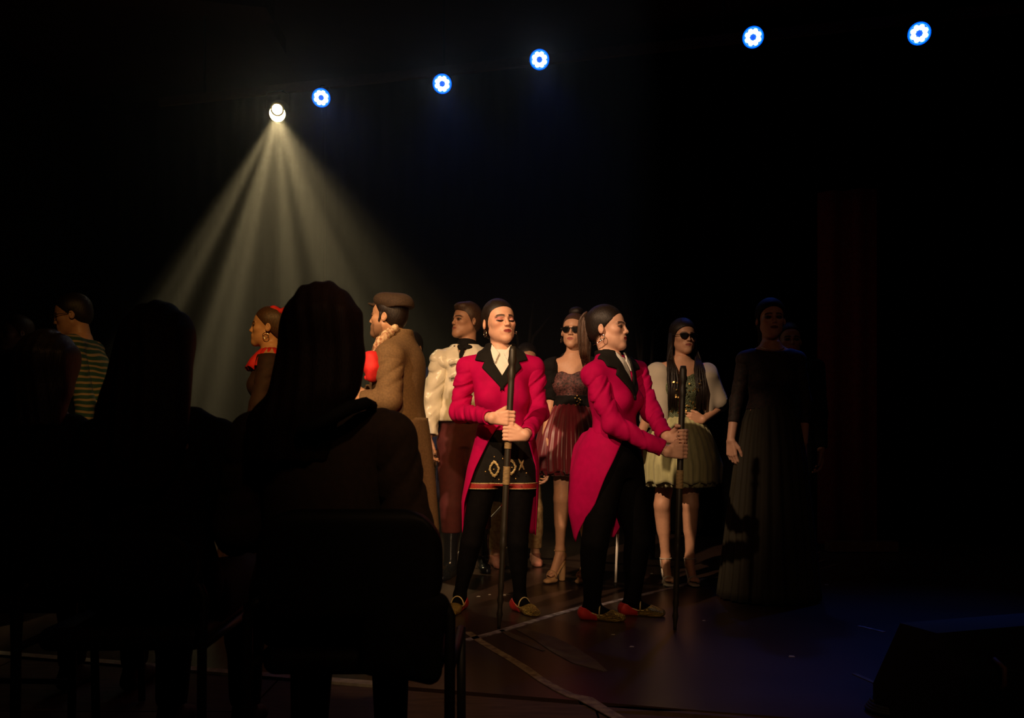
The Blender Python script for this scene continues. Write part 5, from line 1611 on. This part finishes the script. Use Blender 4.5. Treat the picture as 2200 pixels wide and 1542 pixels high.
# floor monitor loudspeaker at the lower right
c = W(2110, 0, 2.95); base = np.array([c[0] + .02, 2.98, 0])
rt = empty('floor_monitor', base, 'black wedge floor monitor loudspeaker at the lower right edge', 'loudspeaker'); rt.rotation_euler = (0, 0, rad(18))
prof = [(-.19, 0), (.19, 0), (.19, .10), (.06, .335), (-.10, .335), (-.19, .22)]
B = MB(); B.prism(prof, lambda p: (-.29, p[0], p[1]), lambda p: (.29, p[0], p[1])); B.obj('cabinet', M['metal_black'], rt)
d = unit((0, .13, -.235)); n = np.array([0, .235, .13]) / np.hypot(.235, .13)
B = MB(); B.prism([(-.27, .02), (.27, .02), (.27, .245), (-.27, .245)], lambda p: np.array((p[0], .06, .335)) + d * p[1] + n * .001, lambda p: np.array((p[0], .06, .335)) + d * p[1] + n * .010); B.obj('grille', mat('speaker_grille', (.02, .02, .02), .5, metal=.5, vscale=300, var=.6), rt)
for sx in (-1, 1):
    B = MB(); B.tube([(sx * .14, -.185, .16), (sx * .14, -.215, .19), (sx * .14, -.215, .24), (sx * .14, -.175, .26)], .008, 8); B.obj('handle', M['bar'], rt, True)
rt2 = empty('cable', FL(1925, 1530), 'coiled black cable lying beside the floor monitor', 'cable')
B = MB(); B.tube([np.array((.10 * math.cos(t) * (1 - .01 * t), .08 * math.sin(t), .010 + .0012 * t)) for t in np.linspace(0, 22, 120)], .007, 8); B.obj('coil', M['rubber'], rt2, True)
B = MB(); B.tube([(.10, 0, .012), (.22, .03, .010), (.40, .02, .010)], .007, 8); B.obj('cable_end', M['rubber'], rt2, True)

# ------------------------------------------------------------------ lighting bar with lanterns
def bar_y(X): return 7.97 + TILT * .96 * (X + 1.72)
xa, xb = -3.4, 4.6
rt = empty('lighting_bar', ((xa + xb) / 2, bar_y((xa + xb) / 2), 4.12), 'long brown lighting bar under the ceiling carrying the blue lamps', 'lighting bar')
base = np.array(rt.location)
pa, pb = np.array((xa, bar_y(xa) + .12, 4.17)), np.array((xb, bar_y(xb) + .12, 4.17)); dv = unit(pb - pa)
Rb = np.stack([dv, np.array([-dv[1], dv[0], 0]), np.array([0, 0, 1.0])], 1)
B = MB(); B.box((pa + pb) / 2, (np.linalg.norm(pb - pa) / 2, .022, .038), Rb); B.obj('beam', M['bar'], rt, False, base)
for t in (.06, .35, .64, .93):
    p = pa + (pb - pa) * t; B = MB(); B.tube([p + (0, 0, .04), (p[0], p[1], ZC)], .012, 8); B.obj('hanger', M['metal_black'], rt, True, base)

M['led_white'] = mat('lit_led', (.8, .85, 1), emit=(.75, .88, 1.0), estr=14)
M['led_blue'] = mat('lit_blue_lens', (0, .1, .6), emit=(.0, .05, 1.0), estr=.85)
M['led_rim'] = mat('lit_blue_rim', (0, .2, .7), emit=(.0, .13, 1.0), estr=1.3)  # emission imitates the blurred blue glow round the lens
M['lamp_warm'] = mat('lit_warm_lens', (1, .9, .6), emit=(1.0, .80, .38), estr=16)
M['lamp_bulb'] = mat('lit_lamp_bulb', (1, .95, .8), emit=(1.0, .90, .62), estr=40)
M['lamp_ring'] = mat('lamp_inner_ring', (.003, .002, .001), .9, spec=0, emit=(1.0, .62, .16), estr=.12)

def aim(loc, target):
    z = -unit(np.array(target, float) - loc)          # local -z points at the target
    x = unit(np.cross((0, 0, 1.0), z)); y = np.cross(z, x)
    return np.stack([x, y, z], 1)

def par(px, py, target, label, power, size):
    X = (px - CX) * 7.4 / FPX
    for _ in range(12): X = (px - CX) * (bar_y(X) - .05) / FPX
    loc = W(px, py, bar_y(X) - .05)
    Rm = aim(loc, (0, .0, CZ + .2)); base = loc
    rt = empty('led_lamp', loc, label, 'stage lamp', 'blue led lamps on the lighting bar')
    T = lambda p: loc + Rm @ np.array(p, float)
    ring = lambda r, z, n=28: [T((r * math.cos(a), r * math.sin(a), z)) for a in np.linspace(0, 6.2832, n)]
    B = MB(); B.tube([T((0, 0, .20)), T((0, 0, .17)), T((0, 0, .04)), T((0, 0, .012))], [.045, .075, .086, .088], 24); B.obj('housing', M['metal_black'], rt, True, base)
    B = MB(); B.tube([T((0, 0, .012)), T((0, 0, -.001))], .074, 24); B.obj('lens_plate', M['led_blue'], rt, False, base)
    B = MB(); B.tube(ring(.074, -.001), .008, 8, cap=False); B.obj('rim', M['led_rim'], rt, True, base)
    for i in range(8):
        a = rad(45) + (rad(90) if i < 4 else rad(-90)) + rad(46) * ((i % 4) - 1.5) * 1.0
        B = MB(); B.ellipsoid(T((.044 * math.cos(a), .044 * math.sin(a), -.004)), (.0195, .0195, .006), 12, 6, Rm); B.obj('led', M['led_white'], rt, True, base)
    top = np.array((loc[0], bar_y(loc[0]) + .10, 4.15))
    for sx in (-1, 1):
        B = MB(); B.tube([T((sx * .092, 0, .09)), T((sx * .092, .0, .09)) * .5 + (top + Rm @ np.array((sx * .06, 0, 0))) * .5, top + Rm @ np.array((sx * .03, 0, 0)), top], .006, 6); B.obj('yoke', M['metal_black'], rt, True, base)
    s = spot('lamp_light', T((0, 0, -.03)), target, power, (.03, .14, 1.0), size, .9, .06)
    s.parent = rt; s.matrix_parent_inverse = Matrix.Translation(-Vector(loc))
par(690, 210, (-.2, 3.6, .6), 'blue led lamp nearest the yellow spotlight', 4, 40)
par(950, 180, (.0, 4.4, .9), 'blue led lamp, second from the yellow spotlight', 5, 40)
par(1159, 128, (.5, 4.5, .8), 'blue led lamp, third from the yellow spotlight', 5, 40)
par(1618, 80, (1.5, 4.2, .0), 'blue led lamp, second from the right', 45, 38)
par(1975, 72, (2.2, 4.3, .0), 'blue led lamp furthest right', 75, 38)

# yellow spotlight with its beam
Ys = 8.0; loc = W(596, 244, Ys); base = loc
Rm = aim(loc, (-.55, .0, .2)); T = lambda p: loc + Rm @ np.array(p, float)
rt = empty('spotlight', loc, 'yellow-white spotlight throwing a fanned beam into the haze', 'stage lamp')
B = MB(); B.tube([T((0, 0, .36)), T((0, 0, .33)), T((0, 0, .10)), T((0, 0, .0))], [.06, .095, .095, .082], 24, cap=True); B.obj('housing', M['metal_black'], rt, True, base)
B = MB(); B.tube([T((0, 0, .004)), T((0, 0, -.008))], .070, 28); B.obj('lens', M['lamp_warm'], rt, False, base)
B = MB(); B.tube([T((.052 * math.cos(a), .036 + .052 * math.sin(a), -.012)) for a in np.linspace(0, 6.2832, 24)], .0085, 6, cap=False); B.obj('inner_ring', M['lamp_ring'], rt, True, base)
B = MB(); B.ellipsoid(T((0, .038, -.012)), (.047, .047, .016), 18, 10, Rm); B.obj('bulb', M['lamp_bulb'], rt, True, base)  # glowing disc stands in for the bulb's reflection on the lens
for sx in (-1, 1):
    B = MB(); B.tube([T((sx * .10, 0, .18)), T((sx * .10, .16, .18)), np.array((loc[0], bar_y(loc[0]) + .1, 4.15)) + (sx * .03, 0, 0)], .007, 6); B.obj('yoke', M['metal_black'], rt, True, base)
s = spot('lamp_light', T((0, 0, -.05)), (-.55, .0, .2), 600, (1.0, .77, .37), 150, .6, .03)
s.parent = rt; s.matrix_parent_inverse = Matrix.Translation(-Vector(loc))
# fan and dirty-lens streaks below the lens axis are painted into the lamp's emission
ld = s.data; ld.use_nodes = True; nt = ld.node_tree; N, L = nt.nodes, nt.links; em = [n for n in N if n.type == 'EMISSION'][0]
tc = N.new('ShaderNodeTexCoord'); sx_ = N.new('ShaderNodeSeparateXYZ'); L.new(tc.outputs['Normal'], sx_.inputs[0])
def mth(op, a, b=None):
    n = N.new('ShaderNodeMath'); n.operation = op
    for i, q in enumerate((a, b)):
        if q is None: continue
        if isinstance(q, (int, float)): n.inputs[i].default_value = q
        else: L.new(q, n.inputs[i])
    return n.outputs[0]
def ramp(v, a, b, c=0.0, d=1.0):
    n = N.new('ShaderNodeMapRange'); n.interpolation_type = 'SMOOTHSTEP'
    for k_, q in (('From Min', a), ('From Max', b), ('To Min', c), ('To Max', d)): n.inputs[k_].default_value = q
    L.new(v, n.inputs['Value']); return n.outputs['Result']
ang = mth('ARCTAN2', mth('MULTIPLY', sx_.outputs['X'], -1.0), mth('MULTIPLY', sx_.outputs['Y'], -1.0))       # 0 = straight down
offax = mth('SQRT', mth('ADD', mth('POWER', sx_.outputs['X'], 2.0), mth('POWER', sx_.outputs['Y'], 2.0)))
fan = mth('MULTIPLY', ramp(ang, -.66, -.42), ramp(ang, .30, .98, 1.0, 0.0))
nz = N.new('ShaderNodeTexNoise'); nz.noise_dimensions = '1D'; nz.inputs['Scale'].default_value = 1.0; nz.inputs['Detail'].default_value = 2.5; nz.inputs['Roughness'].default_value = .65
L.new(mth('ADD', mth('MULTIPLY', ang, 9.0), 3.3), nz.inputs['W'])
streak = ramp(nz.outputs['Fac'], .34, .68, .12, 1.7)
dark = mth('ABSOLUTE', mth('ADD', ang, .345)); gap = ramp(dark, .012, .050, .12, 1.0)  # one dark ray painted into the emission
tot = mth('MULTIPLY', mth('MULTIPLY', mth('MULTIPLY', fan, streak), gap), ramp(offax, .30, .60))
L.new(tot, em.inputs['Strength'])

# thin stage haze in the upstage air
B = MB(); hx, hy, hz = 2.95, 1.7, 2.2
B.box((0, 0, 0), (hx, hy, hz), rotz(math.atan(TILT)))
hm = bpy.data.materials.new('stage_haze'); hm.use_nodes = True; nt = hm.node_tree; nt.nodes.clear()
out = nt.nodes.new('ShaderNodeOutputMaterial'); vs = nt.nodes.new('ShaderNodeVolumeScatter')
vs.inputs['Color'].default_value = (1, 1, 1, 1); vs.inputs['Density'].default_value = .030; vs.inputs['Anisotropy'].default_value = .55
nt.links.new(vs.outputs[0], out.inputs['Volume'])
o = mesh_obj('haze', B.v, B.f, hm, smooth=False); o.location = (-1.75, 7.47, 2.24)
set_tags(o, 'thin stage haze hanging in the air upstage, lit by the yellow spotlight', 'haze', None, 'stuff')
